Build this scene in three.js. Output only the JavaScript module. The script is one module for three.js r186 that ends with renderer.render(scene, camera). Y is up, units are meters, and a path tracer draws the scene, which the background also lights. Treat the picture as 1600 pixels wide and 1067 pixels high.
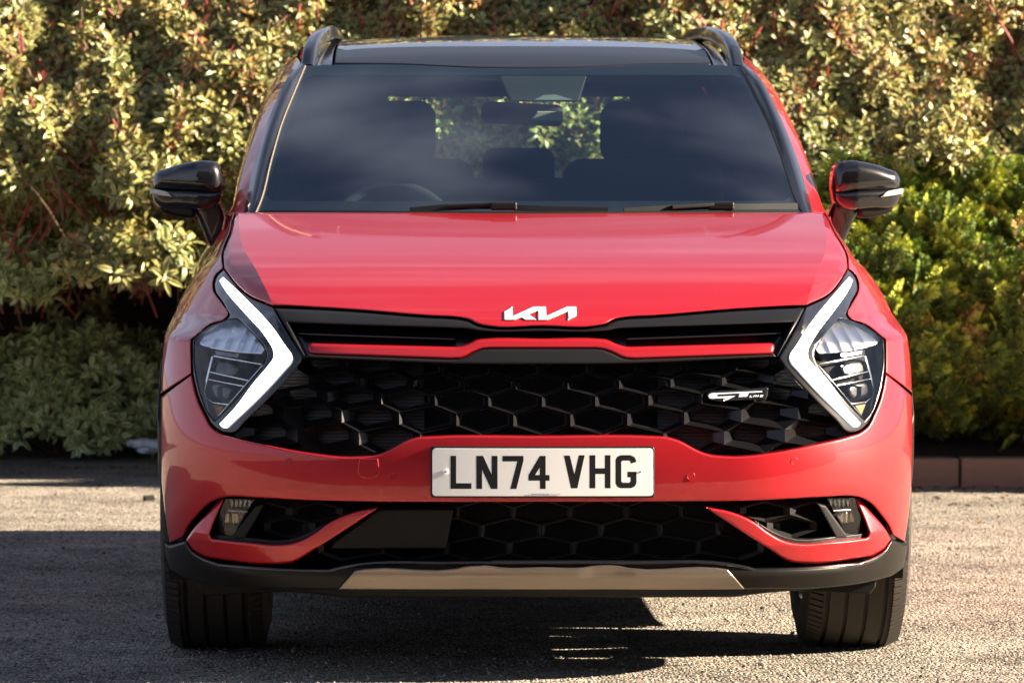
import * as THREE from 'three';
import { mergeGeometries } from 'three/addons/utils/BufferGeometryUtils.js';
import { RoundedBoxGeometry } from 'three/addons/geometries/RoundedBoxGeometry.js';
import { ImprovedNoise } from 'three/addons/math/ImprovedNoise.js';

// ---------------------------------------------------------------- camera, sky, sun, exposure
const W0 = 1600, H0 = 1067, FPX = 6660;                 // the photograph and its focal length in pixels
const EYE = [-0.27, 1.15, 10], YAW = -1.1356 * Math.PI / 180, PITCH = -1.929 * Math.PI / 180;
const scene = new THREE.Scene();
const camera = new THREE.PerspectiveCamera(2 * Math.atan(H0 / 2 / FPX) * 180 / Math.PI, W0 / H0, 0.1, 2000);
camera.position.set(...EYE);
camera.rotation.set(PITCH, YAW, 0, 'YXZ');
camera.focus = 10.2;
camera.userData.fStop = 9;
const renderer = new THREE.WebGLRenderer();
renderer.setSize(1024, 682);
renderer.toneMapping = THREE.LinearToneMapping;
renderer.toneMappingExposure = 5.3;
renderer.shadowMap.enabled = true;

let seed = 7;
const rnd = () => { seed = (seed * 1664525 + 1013904223) >>> 0; return seed / 4294967296; };
const rr = (a, b) => a + (b - a) * rnd();
const noise = new ImprovedNoise();
const fbm = (x, y, z, o = 4) => { let s = 0, a = .5; for (let i = 0; i < o; i++) { s += a * noise.noise(x, y, z); x *= 2.03; y *= 2.03; z *= 2.03; a *= .5; } return s; };
const clamp = (x, a, b) => Math.min(b, Math.max(a, x));
const lerp = (a, b, t) => a + (b - a) * t;
const smooth = (a, b, x) => { const t = clamp((x - a) / (b - a), 0, 1); return t * t * (3 - 2 * t); };

{ // clear deep blue autumn sky with thin clouds
  const w = 1024, h = 512, d = new Float32Array(w * h * 4);
  for (let j = 0; j < h; j++) for (let i = 0; i < w; i++) {
    const el = (j + .5) / h * Math.PI - Math.PI / 2, az = (i + .5) / w * 2 * Math.PI - Math.PI;
    const x = Math.cos(el) * Math.cos(az), y = Math.sin(el), z = Math.cos(el) * Math.sin(az);
    const k = Math.pow(1 - clamp(y, 0, 1), 2.2);
    let c = [lerp(.013, .27, k), lerp(.028, .30, k), lerp(.064, .36, k)];
    if (y > .02) {
      const q = 1 / (y + .18), n = fbm(x * q * 1.1 + 3, z * q * 2.2, 1.7, 5) + .5 * fbm(x * q * 3, z * q * 5, 9, 3);
      const cl = Math.max(.06 + .60 * smooth(-.12, .36, fbm(x * q * 2.6 + 7, z * q * 6, 4.2, 5)), smooth(-.04, .45, n) * .85 * smooth(.08, .25, y) * smooth(.88, .5, y));
      c = [lerp(c[0], .27, cl), lerp(c[1], .285, cl), lerp(c[2], .32, cl)];
    }
    if (y < 0) c = [.03, .0275, .025];
    d.set([c[0] * .46, c[1] * .48, c[2] * .53, 1], (j * w + i) * 4);
  }
  const t = new THREE.DataTexture(d, w, h, THREE.RGBAFormat, THREE.FloatType);
  t.mapping = THREE.EquirectangularReflectionMapping; t.magFilter = THREE.LinearFilter; t.needsUpdate = true;
  scene.background = t; scene.environment = t;
}
const SUN = [.922, .375, .078];
const sun = new THREE.DirectionalLight(new THREE.Color(1, .84, .64), 5);
sun.position.set(SUN[0] * 40, SUN[1] * 40, SUN[2] * 40 - 4); sun.target.position.set(0, 0, -4);
sun.castShadow = true; sun.shadow.mapSize.set(4096, 4096);
Object.assign(sun.shadow.camera, { left: -10, right: 10, top: 10, bottom: -10, near: 1, far: 90 });
scene.add(sun, sun.target);

// ---------------------------------------------------------------- measuring: rays of the photograph
function rayDir(px, py) {
  const v = new THREE.Vector3((px - W0 / 2) / FPX, -(py - H0 / 2) / FPX, -1).applyEuler(camera.rotation);
  return [v.x, v.y, v.z];
}
function at(px, py, z) { const d = rayDir(px, py), t = (z - EYE[2]) / d[2]; return [EYE[0] + d[0] * t, EYE[1] + d[1] * t, z]; }
function hit(px, py, f, z0 = .3, z1 = -3) {           // first point of the ray where f(x, y, z) turns negative
  const d = rayDir(px, py), p = z => { const t = (z - EYE[2]) / d[2]; return [EYE[0] + d[0] * t, EYE[1] + d[1] * t, z]; };
  let a = z0;
  for (let z = z0; z > z1; z -= .01) { if (f(...p(z)) < 0) { let lo = z, hi = a; for (let i = 0; i < 30; i++) { const m = (lo + hi) / 2; f(...p(m)) < 0 ? lo = m : hi = m; } return p((lo + hi) / 2); } a = z; }
  return p(z1);
}
function spline(pts) {                                  // natural cubic spline with straight ends
  const n = pts.length, x = pts.map(p => p[0]), y = pts.map(p => p[1]), m = new Array(n).fill(0), c = [], e = [];
  c[0] = 0; e[0] = 0;
  for (let i = 1; i < n - 1; i++) {
    const h0 = x[i] - x[i - 1], h1 = x[i + 1] - x[i], b = 2 * (h0 + h1) - h0 * c[i - 1];
    c[i] = h1 / b; e[i] = (6 * ((y[i + 1] - y[i]) / h1 - (y[i] - y[i - 1]) / h0) - h0 * e[i - 1]) / b;
  }
  for (let i = n - 2; i > 0; i--) m[i] = e[i] - c[i] * m[i + 1];
  const f = t => {
    let i = 0; while (i < n - 2 && t > x[i + 1]) i++;
    const h = x[i + 1] - x[i], a = (x[i + 1] - t) / h, b = (t - x[i]) / h;
    return a * y[i] + b * y[i + 1] + ((a ** 3 - a) * m[i] + (b ** 3 - b) * m[i + 1]) * h * h / 6;
  };
  const k = 1e-4, s0 = (f(x[0] + k) - y[0]) / k, s1 = (y[n - 1] - f(x[n - 1] - k)) / k;
  return t => t < x[0] ? y[0] + s0 * (t - x[0]) : t > x[n - 1] ? y[n - 1] + s1 * (t - x[n - 1]) : f(t);
}
function poly(pts) {                                    // monotone piecewise cubic (no overshoot)
  const n = pts.length, x = pts.map(p => p[0]), y = pts.map(p => p[1]), s = [], m = [];
  for (let i = 0; i < n - 1; i++) s[i] = (y[i + 1] - y[i]) / (x[i + 1] - x[i]);
  m[0] = s[0]; m[n - 1] = s[n - 2];
  for (let i = 1; i < n - 1; i++) m[i] = s[i - 1] * s[i] <= 0 ? 0 : 2 * s[i - 1] * s[i] / (s[i - 1] + s[i]);
  return t => {
    t = clamp(t, x[0], x[n - 1]); let i = 0; while (i < n - 2 && t > x[i + 1]) i++;
    const h = x[i + 1] - x[i], u = (t - x[i]) / h, u2 = u * u, u3 = u2 * u;
    return (2 * u3 - 3 * u2 + 1) * y[i] + (u3 - 2 * u2 + u) * h * m[i] + (-2 * u3 + 3 * u2) * y[i + 1] + (u3 - u2) * h * m[i + 1];
  };
}
function curve(list, k = 5, closed = false) {           // smooth outline through points; a third entry 1 marks a corner
  const n = list.length, out = [], P = i => list[closed ? (i + n) % n : clamp(i, 0, n - 1)];
  for (let i = 0; i < (closed ? n : n - 1); i++) {
    const b = P(i), c = P(i + 1), a = b[2] ? [2 * b[0] - c[0], 2 * b[1] - c[1]] : P(i - 1), d = c[2] ? [2 * c[0] - b[0], 2 * c[1] - b[1]] : P(i + 2);
    const straight = b[2] && c[2], lab = Math.hypot(b[0] - a[0], b[1] - a[1]) || 1, lbc = Math.hypot(c[0] - b[0], c[1] - b[1]) || 1, lcd = Math.hypot(d[0] - c[0], d[1] - c[1]) || 1;
    for (let j = 0; j < (straight ? 1 : k); j++) {
      const t = j / k, pt = [];
      for (let q = 0; q < 2; q++) {
        const mb = ((c[q] - b[q]) / lbc * lab + (b[q] - a[q]) / lab * lbc) / (lab + lbc) * lbc, mc = ((d[q] - c[q]) / lcd * lbc + (c[q] - b[q]) / lbc * lcd) / (lbc + lcd) * lbc;
        const t2 = t * t, t3 = t2 * t;
        pt[q] = straight ? b[q] : (2 * t3 - 3 * t2 + 1) * b[q] + (t3 - 2 * t2 + t) * mb + (-2 * t3 + 3 * t2) * c[q] + (t3 - t2) * mc;
      }
      out.push(pt);
    }
  }
  if (!closed) out.push([P(n - 1)[0], P(n - 1)[1]]);
  return out;
}

// ---------------------------------------------------------------- geometry helpers
const PUT = { z: (u, v, w) => [u, v, w], x: (u, v, w) => [w, v, u], y: (u, v, w) => [u, w, v] };
function panel({ out, holes = [], H, axis = 'z', r = .004, skirt = .03, h = .022, inset = .0012, flip = 1 }) {
  const put = PUT[axis];
  const area = l => { let s = 0; for (let i = 0; i < l.length; i++) { const a = l[i], b = l[(i + 1) % l.length]; s += a[0] * b[1] - b[0] * a[1]; } return s / 2; };
  const clean = (l, ccw) => {
    let q = l.filter((p, i) => { const b = l[(i + 1) % l.length]; return Math.hypot(p[0] - b[0], p[1] - b[1]) > 1e-5; }).map(p => [p[0], p[1], p[2] ? 1 : 0]);
    if ((area(q) > 0) !== ccw) { const n = q.length; q = q.map((p, i) => [q[n - 1 - i][0], q[n - 1 - i][1], q[(2 * n - 2 - i) % n][2]]); }
    return q;
  };
  const loops = [clean(out, true), ...holes.map(l => clean(l, false))].map(l => l.map((p, i) => {
    if (!inset) return p;
    const n = l.length, a = l[(i + n - 1) % n], b = l[(i + 1) % n];
    if (p[2] || a[2]) return p;
    const e = (s, t) => { const q = Math.hypot(t[0] - s[0], t[1] - s[1]); return [-(t[1] - s[1]) / q, (t[0] - s[0]) / q]; }, n1 = e(a, p), n2 = e(p, b);
    const sx = n1[0] + n2[0], sy = n1[1] + n2[1], k = inset * 2 / Math.max(.6, sx * sx + sy * sy);
    return [p[0] + sx * k, p[1] + sy * k, p[2]];
  }));
  const V = [], segs = [], bound = new Map(), key = (a, b) => a < b ? a * 1e7 + b : b * 1e7 + a;
  let base = 0;
  for (const l of loops) {
    l.forEach((p, i) => {
      V.push([p[0], p[1]]); const q = l[(i + 1) % l.length], a = base + i, b = base + (i + 1) % l.length;
      const len = Math.hypot(q[0] - p[0], q[1] - p[1]);
      if (!p[2]) { const g = [p[0], p[1], q[0], q[1], (q[1] - p[1]) / len, -(q[0] - p[0]) / len]; segs.push(g); bound.set(key(a, b), [a, b, g]); }
    });
    base += l.length;
  }
  const nearest = (x, y) => {
    let best = 1e9, bx = 0, by = 0, bg = null;
    for (const g of segs) {
      const dx = g[2] - g[0], dy = g[3] - g[1], t = clamp(((x - g[0]) * dx + (y - g[1]) * dy) / (dx * dx + dy * dy), 0, 1), qx = g[0] + dx * t, qy = g[1] + dy * t, d = (x - qx) ** 2 + (y - qy) ** 2;
      if (d < best) { best = d; bx = qx; by = qy; bg = g; }
    }
    return [Math.sqrt(best), bx, by, bg];
  };
  let tris = THREE.ShapeUtils.triangulateShape(loops[0].map(p => new THREE.Vector2(p[0], p[1])), loops.slice(1).map(l => l.map(p => new THREE.Vector2(p[0], p[1]))));
  const P = [], Dn = [];
  const setup = i => { P[i] = put(V[i][0], V[i][1], H(V[i][0], V[i][1])); Dn[i] = r > 0 ? nearest(V[i][0], V[i][1]) : [1, 0, 0, null]; };
  V.forEach((_, i) => setup(i));
  for (let it = 0; it < 14; it++) {
    const mids = new Map();
    const mid = (a, b) => {
      const k = key(a, b); if (mids.has(k)) return mids.get(k);
      const L = Math.hypot(P[a][0] - P[b][0], P[a][1] - P[b][1], P[a][2] - P[b][2]);
      const lim = r > 0 ? Math.min(h, Math.max(.0045, r * .6) + .6 * Math.min(Dn[a][0], Dn[b][0])) : h;
      let m = -1;
      if (L > lim && V.length < 150000) {
        m = V.length; V.push([(V[a][0] + V[b][0]) / 2, (V[a][1] + V[b][1]) / 2]); setup(m);
        const e = bound.get(k); if (e) { bound.delete(k); bound.set(key(e[0], m), [e[0], m, e[2]]); bound.set(key(m, e[1]), [m, e[1], e[2]]); }
      }
      mids.set(k, m); return m;
    };
    const next = [];
    for (const [a, b, c] of tris) {
      const ab = mid(a, b), bc = mid(b, c), ca = mid(c, a), s = (ab >= 0) + (bc >= 0) + (ca >= 0);
      if (s === 0) next.push([a, b, c]);
      else if (s === 3) next.push([a, ab, ca], [ab, b, bc], [ca, bc, c], [ab, bc, ca]);
      else if (s === 1) { if (ab >= 0) next.push([a, ab, c], [ab, b, c]); else if (bc >= 0) next.push([a, b, bc], [a, bc, c]); else next.push([a, b, ca], [b, c, ca]); }
      else if (ab < 0) next.push([a, b, bc], [a, bc, ca], [ca, bc, c]);
      else if (bc < 0) next.push([a, ab, ca], [ab, b, c], [ab, c, ca]);
      else next.push([ab, b, bc], [a, ab, bc], [a, bc, c]);
    }
    const done = next.length === tris.length; tris = next; if (done) break;
  }
  const pos = [], nor = [], uv = [], idx = [], E = 8e-4;
  const drop = d => d < r ? r * (1 - Math.sqrt(Math.max(0, 1 - (1 - d / r) ** 2))) : 0;
  for (let i = 0; i < V.length; i++) {
    const [u, v] = V[i], w = H(u, v) - flip * (r > 0 ? drop(Dn[i][0]) : 0);
    let n = [-(H(u + E, v) - H(u - E, v)) / (2 * E), -(H(u, v + E) - H(u, v - E)) / (2 * E), 1].map(q => q * flip);
    let l = Math.hypot(...n); n = n.map(q => q / l);
    if (r > 0 && Dn[i][0] < r) {
      const t = 1 - Dn[i][0] / r, g = Dn[i][3]; let ox = Dn[i][1] - u, oy = Dn[i][2] - v; const ol = Math.hypot(ox, oy);
      if (ol < 1e-5) { ox = g[4]; oy = g[5]; } else { ox /= ol; oy /= ol; }
      const c = Math.sqrt(1 - t * t); n = [n[0] * c + ox * t, n[1] * c + oy * t, n[2] * c]; l = Math.hypot(...n); n = n.map(q => q / l);
    }
    pos.push(...put(u, v, w)); nor.push(...put(...n)); uv.push(u, v);
  }
  const tri = (a, b, c) => {
    const A = pos.slice(a * 3, a * 3 + 3), B = pos.slice(b * 3, b * 3 + 3), C = pos.slice(c * 3, c * 3 + 3);
    const e = B.map((q, k) => q - A[k]), f = C.map((q, k) => q - A[k]), g = [e[1] * f[2] - e[2] * f[1], e[2] * f[0] - e[0] * f[2], e[0] * f[1] - e[1] * f[0]];
    let s = 0; for (let k = 0; k < 3; k++) s += g[k] * (nor[a * 3 + k] + nor[b * 3 + k] + nor[c * 3 + k]);
    s < 0 ? idx.push(a, c, b) : idx.push(a, b, c);
  };
  for (const t of tris) tri(...t);
  if (skirt > 0) for (const [a, b, g] of bound.values()) {
    const s = pos.length / 3;
    for (const i of [a, b]) for (const k of [0, 1]) { const w = H(...V[i]) - flip * ((r > 0 ? r : 0) + k * skirt); pos.push(...put(V[i][0], V[i][1], w)); nor.push(...put(g[4], g[5], 0)); uv.push(...V[i]); }
    tri(s, s + 1, s + 2); tri(s + 1, s + 3, s + 2);
  }
  return geo(pos, nor, uv, idx);
}
function geo(pos, nor, uv, idx) {
  const g = new THREE.BufferGeometry();
  g.setAttribute('position', new THREE.Float32BufferAttribute(pos, 3));
  if (nor) g.setAttribute('normal', new THREE.Float32BufferAttribute(nor, 3));
  g.setAttribute('uv', new THREE.Float32BufferAttribute(uv || new Array(pos.length / 3 * 2).fill(0), 2));
  if (idx) g.setIndex(idx);
  if (!nor) g.computeVertexNormals();
  return g;
}
function mirrorX(g) {
  const q = g.clone(), p = q.attributes.position, n = q.attributes.normal;
  for (let i = 0; i < p.count; i++) { p.setX(i, -p.getX(i)); n.setX(i, -n.getX(i)); }
  if (q.index) { const a = q.index.array; for (let i = 0; i < a.length; i += 3) { const t = a[i]; a[i] = a[i + 1]; a[i + 1] = t; } }
  else for (const k of ['position', 'normal', 'uv']) { const a = q.attributes[k], s = a.itemSize; for (let i = 0; i < a.count; i += 3) for (let c = 0; c < s; c++) { const t = a.array[i * s + c]; a.array[i * s + c] = a.array[(i + 1) * s + c]; a.array[(i + 1) * s + c] = t; } }
  return q;
}
const flat = g => { const q = g.index ? g.toNonIndexed() : g; for (const k of Object.keys(q.attributes)) if (!['position', 'normal', 'uv'].includes(k)) q.deleteAttribute(k); return q; };
const merge = list => list.length === 1 ? list[0] : mergeGeometries(list.map(flat));
const both = g => merge([g, mirrorX(g)]);
function net(rows, k = 6) {                              // smooth surface through a grid of points
  const R = rows.map(r => new THREE.CatmullRomCurve3(r.map(p => new THREE.Vector3(...p)), false, 'centripetal').getPoints((r.length - 1) * k));
  const cols = [], nc = R[0].length;
  for (let j = 0; j < nc; j++) cols.push(rows.length > 2 ? new THREE.CatmullRomCurve3(R.map(r => r[j]), false, 'centripetal').getPoints((rows.length - 1) * k) : [R[0][j], R[1][j]]);
  const nr = cols[0].length, pos = [], uv = [], idx = [];
  for (let i = 0; i < nr; i++) for (let j = 0; j < nc; j++) { pos.push(cols[j][i].x, cols[j][i].y, cols[j][i].z); uv.push(j / nc, i / nr); }
  for (let i = 0; i < nr - 1; i++) for (let j = 0; j < nc - 1; j++) { const a = i * nc + j; idx.push(a, a + 1, a + nc, a + 1, a + nc + 1, a + nc); }
  return geo(pos, null, uv, idx);
}
function sweep(pts, section, k = 10, up = [0, 1, 0]) {    // a closed section [[side, up], ...] along a path
  const c = new THREE.CatmullRomCurve3(pts.map(p => new THREE.Vector3(...p)), false, 'centripetal'), n = (pts.length - 1) * k, q = c.getPoints(n), pos = [], idx = [], m = section.length;
  for (let i = 0; i <= n; i++) {
    const t = q[Math.min(n, i + 1)].clone().sub(q[Math.max(0, i - 1)]).normalize(), s = new THREE.Vector3().crossVectors(t, new THREE.Vector3(...up)).normalize(), u = new THREE.Vector3().crossVectors(s, t);
    for (const [a, b] of section) { const p = q[i].clone().addScaledVector(s, a).addScaledVector(u, b); pos.push(p.x, p.y, p.z); }
  }
  for (let i = 0; i < n; i++) for (let j = 0; j < m; j++) { const a = i * m + j, b = i * m + (j + 1) % m; idx.push(a, b, a + m, b, b + m, a + m); }
  for (const e of [0, n * m]) for (let j = 1; j < m - 1; j++) e ? idx.push(e, e + j, e + j + 1) : idx.push(e, e + j + 1, e + j);
  const g = geo(pos, null, null, idx).toNonIndexed(); g.computeVertexNormals(); return creased(g);
}
function creased(g, cos = .75) {                          // smooth normals except across sharp edges
  const p = g.attributes.position, map = new Map(), fn = [], a = new THREE.Vector3(), b = new THREE.Vector3(), c = new THREE.Vector3();
  for (let i = 0; i < p.count; i += 3) {
    a.fromBufferAttribute(p, i); b.fromBufferAttribute(p, i + 1); c.fromBufferAttribute(p, i + 2);
    const n = b.clone().sub(a).cross(c.clone().sub(a)); fn.push(n);
    for (let k = 0; k < 3; k++) { const key = [p.getX(i + k), p.getY(i + k), p.getZ(i + k)].map(v => Math.round(v * 1e5)).join(); (map.get(key) || map.set(key, []).get(key)).push(i / 3); }
  }
  const un = fn.map(n => n.clone().normalize()), nor = [];
  for (let i = 0; i < p.count; i++) {
    const key = [p.getX(i), p.getY(i), p.getZ(i)].map(v => Math.round(v * 1e5)).join(), f = i / 3 | 0, s = new THREE.Vector3();
    for (const t of map.get(key)) if (un[t].dot(un[f]) > cos) s.add(fn[t]);
    s.normalize(); nor.push(s.x, s.y, s.z);
  }
  g.setAttribute('normal', new THREE.Float32BufferAttribute(nor, 3)); return g;
}
function rbox(w, h, d, r, p, rot) { const g = new RoundedBoxGeometry(w, h, d, 3, r); if (rot) g.rotateX(rot[0]).rotateY(rot[1]).rotateZ(rot[2]); g.translate(...p); return flat(g); }
function bar(a, b, w, h, up = [0, 1, 0]) { return sweep([a, b], [[-w / 2, -h / 2], [w / 2, -h / 2], [w / 2, h / 2], [-w / 2, h / 2]], 1, up); }
function rectSec(w, h, r) { const s = []; for (const [cx, cy, a0] of [[w / 2 - r, h / 2 - r, 0], [-w / 2 + r, h / 2 - r, 1], [-w / 2 + r, -h / 2 + r, 2], [w / 2 - r, -h / 2 + r, 3]]) for (let i = 0; i <= 3; i++) { const a = (a0 + i / 3) * Math.PI / 2; s.push([cx + r * Math.cos(a), cy + r * Math.sin(a)]); } return s; }

// ---------------------------------------------------------------- textures and materials
function tex(w, h, fn, srgb) {
  const d = new Uint8Array(w * h * 4);
  for (let j = 0; j < h; j++) for (let i = 0; i < w; i++) { const c = fn(i, j); for (let k = 0; k < 3; k++) { const v = clamp(c[k], 0, 1); d[(j * w + i) * 4 + k] = 255 * (srgb ? (v <= .0031308 ? v * 12.92 : 1.055 * v ** (1 / 2.4) - .055) : v); } d[(j * w + i) * 4 + 3] = 255; }
  const t = new THREE.DataTexture(d, w, h); t.wrapS = t.wrapT = THREE.RepeatWrapping; t.magFilter = THREE.LinearFilter; t.minFilter = THREE.LinearMipmapLinearFilter; t.generateMipmaps = true;
  if (srgb) t.colorSpace = THREE.SRGBColorSpace; t.needsUpdate = true; return t;
}
const rep = (t, x, y = x) => { const q = t.clone(); q.repeat.set(x, y); q.needsUpdate = true; return q; };
const hash = (x, y, k = 0) => { let n = (x * 374761393 + y * 668265263 + k * 974711) | 0; n = Math.imul(n ^ (n >>> 13), 1274126177); return ((n ^ (n >>> 16)) >>> 0) / 4294967296; };
const C = (r, g, b) => new THREE.Color().setRGB(r, g, b);
const std = (r, g, b, rough, o = {}) => new THREE.MeshStandardMaterial({ color: C(r, g, b), roughness: rough, ...o });
const phy = (r, g, b, rough, o = {}) => new THREE.MeshPhysicalMaterial({ color: C(r, g, b), roughness: rough, ...o });
const speck = tex(256, 256, (i, j) => { const n = hash(i, j, 3); return [n, n, n]; });
const grime = tex(512, 512, (i, j) => { const x = i / 512 * Math.PI * 2, y = j / 512 * Math.PI * 2; const n = .5 + .9 * fbm(Math.cos(x) * 2 + 5, Math.sin(x) * 2 + Math.cos(y) * 2, Math.sin(y) * 2, 5); return [n, n, n]; });
const flake = tex(512, 512, (i, j) => { const n = .86 + .14 * hash(i, j, 3) + .10 * (hash(i, j, 9) > .93 ? 1 : 0) - .03; return [n, n, n]; });
flake.repeat.set(2.2, 2.2);
const M = {
  red: phy(.52, .009, .017, .38, { metalness: .35, map: flake, clearcoat: 1, clearcoatRoughness: .02 }),
  gloss: phy(.006, .006, .008, .25, { clearcoat: 1, clearcoatRoughness: .02 }),
  roof: phy(.010, .012, .018, .3, { clearcoat: 1, clearcoatRoughness: .06 }),
  header: phy(.010, .012, .018, .4, { clearcoat: .2, clearcoatRoughness: .15, specularIntensity: .35 }),
  satin: phy(.009, .009, .010, .42, { specularIntensity: .6 }),
  grille: phy(.005, .005, .006, .3, { clearcoat: .4, clearcoatRoughness: .1, specularIntensity: .5 }),
  wall: std(.05, .05, .048, .3),
  matte: phy(.007, .007, .007, .6, { specularIntensity: .5 }),
  cover: phy(.009, .0088, .0088, .6, { specularIntensity: .45 }),
  dark: std(.004, .004, .004, .9),
  rubber: std(.028, .022, .017, .85),
  chrome: std(.75, .76, .78, .12, { metalness: 1 }),
  bezel: std(.18, .19, .21, .2, { metalness: 1 }),
  reflector: std(.84, .86, .90, .30, { metalness: 1 }),
  skid: std(.29, .245, .205, .34, { metalness: .9 }),
  glass: phy(.72, .90, .84, 0, { transmission: 1, thickness: 0, ior: 2.6 }),
  tinted: phy(.014, .018, .017, 0, { transmission: 1, thickness: 0, ior: 1.52 }),
  rearglass: phy(.80, .96, .86, 0, { transmission: 1, thickness: 0, ior: 1.5 }),
  lens: phy(1, 1, 1, 0, { transmission: 1, thickness: 0, ior: 1.5 }),
  drl: new THREE.MeshStandardMaterial({ color: C(.8, .8, .8), roughness: .4, emissive: C(1, .985, .95), emissiveIntensity: .9 }),
  plate: std(.88, .88, .88, .3),
  ink: std(.008, .008, .009, .4),
  logo: std(.82, .83, .84, .3, { metalness: .1 }),
  interior: std(.007, .007, .008, .9),
  seat: std(.007, .007, .0075, .85),
  amber: std(.30, .12, .03, .3),
  clad: phy(.008, .007, .006, .38, { specularIntensity: .45 }),
  indicator: std(.62, .60, .56, .15),
};

// ---------------------------------------------------------------- object helpers
const used = {};
function numbered(name) { const n = used[name] = (used[name] ?? -1) + 1; return n ? `${name}_${String(n).padStart(3, '0')}` : name; }
function tag(o, label, category, group, kind) { if (label) o.userData.label = label; if (category) o.userData.category = category; if (group) o.userData.group = group; if (kind) o.userData.kind = kind; return o; }
function group(name) { const g = new THREE.Group(); g.name = numbered(name); scene.add(g); return g; }
function mesh(name, g, m, parent) { const o = new THREE.Mesh(Array.isArray(g) ? merge(g) : g, m); o.name = parent ? name : numbered(name); o.castShadow = o.receiveShadow = true; (parent || scene).add(o); return o; }

// ---------------------------------------------------------------- ground: chippings rolled into tarmac
{
  const N = 2048, cells = 256, cs = N / cells, hgt = new Float32Array(N * N), alb = new Uint8Array(N * N * 4);
  for (let j = 0; j < N; j++) for (let i = 0; i < N; i++) {
    const ci = Math.floor(i / cs), cj = Math.floor(j / cs); let d1 = 9, d2 = 9, id = 0;
    for (let b = -1; b <= 1; b++) for (let a = -1; a <= 1; a++) {
      const gx = (ci + a + cells) % cells, gy = (cj + b + cells) % cells, x = (ci + a + hash(gx, gy, 1)) - i / cs, y = (cj + b + hash(gx, gy, 2)) - j / cs, d = Math.sqrt(x * x + y * y) * (.75 + .6 * hash(gx, gy, 5));
      if (d < d1) { d2 = d1; d1 = d; id = gx + gy * cells; } else if (d < d2) d2 = d;
    }
    const h0 = hash(id, 11), lift = hash(id, 12), edge = smooth(0, .28, d2 - d1), h = edge * (.35 + .65 * lift) * (1 - .5 * d1 * d1);
    hgt[j * N + i] = h;
    const x = i / N * Math.PI * 2, y = j / N * Math.PI * 2, patch = fbm(Math.cos(x) * 1.6 + 4, Math.sin(x) * 1.6 + Math.cos(y) * 1.6, Math.sin(y) * 1.6, 4);
    const grain = hash(i, j, 8) * .10 - .05, t = clamp(.17 + .50 * (h0 - .4) * edge + .42 * edge + grain + .45 * patch - (hash(id, 17) < .09 ? .45 : 0), .03, 1.2), warm = hash(id, 14);
    const c = [t * .62, t * (.53 + .03 * warm), t * (.42 + .06 * warm)];
    for (let k = 0; k < 3; k++) { const v = clamp(c[k], 0, 1); alb[(j * N + i) * 4 + k] = 255 * (v <= .0031308 ? v * 12.92 : 1.055 * v ** (1 / 2.4) - .055); }
    alb[(j * N + i) * 4 + 3] = 255;
  }
  const mk = (d, srgb) => { const t = new THREE.DataTexture(d, N, N); t.wrapS = t.wrapT = THREE.RepeatWrapping; t.magFilter = THREE.LinearFilter; t.minFilter = THREE.LinearMipmapLinearFilter; t.generateMipmaps = true; if (srgb) t.colorSpace = THREE.SRGBColorSpace; t.needsUpdate = true; return t; };
  const hb = new Uint8Array(N * N * 4); for (let i = 0; i < N * N; i++) { const v = 255 * clamp(hgt[i], 0, 1); hb.set([v, v, v, 255], i * 4); }
  const S = 300, tile = 2.9, g = new THREE.PlaneGeometry(S, S).rotateX(-Math.PI / 2); const uv = g.attributes.uv; for (let i = 0; i < uv.count; i++) uv.setXY(i, uv.getX(i) * S / tile, uv.getY(i) * S / tile);
  const m = new THREE.MeshStandardMaterial({ map: mk(alb, true), bumpMap: mk(hb, false), bumpScale: .016, roughness: .85 });
  const o = mesh('ground', flat(g), m); o.userData.kind = 'structure';
  // loose chippings
  const st = new THREE.IcosahedronGeometry(1, 0); { const p = st.attributes.position; for (let i = 0; i < p.count; i++) { const k = .7 + .5 * hash(Math.round(p.getX(i) * 50), Math.round(p.getY(i) * 50), Math.round(p.getZ(i) * 50)); p.setXYZ(i, p.getX(i) * k, p.getY(i) * k * .6, p.getZ(i) * k); } st.computeVertexNormals(); }
  const n = 20000, im = new THREE.InstancedMesh(flat(st), std(1, 1, 1, .8), n), mx = new THREE.Matrix4(), e = new THREE.Euler(), q = new THREE.Quaternion();
  for (let i = 0; i < n; i++) {
    const z = -.0 - 7.2 * rnd() ** 1.25, x = rr(-2.3, 2.3), s = rr(.0018, .0046) * (rnd() < .03 ? 1.8 : 1); e.set(rr(-.4, .4), rr(0, 6.3), rr(-.4, .4));
    im.setMatrixAt(i, mx.compose(new THREE.Vector3(x, s * .3, z), q.setFromEuler(e), new THREE.Vector3(s, s, s))); const t = rr(.06, .40); im.setColorAt(i, C(t, t * .9, t * .78));
  }
  im.name = 'loose_chippings'; tag(im, 'loose pale stone chippings scattered over the tarmac around the car', 'gravel', null, 'stuff'); im.castShadow = im.receiveShadow = true; scene.add(im);
}
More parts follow.
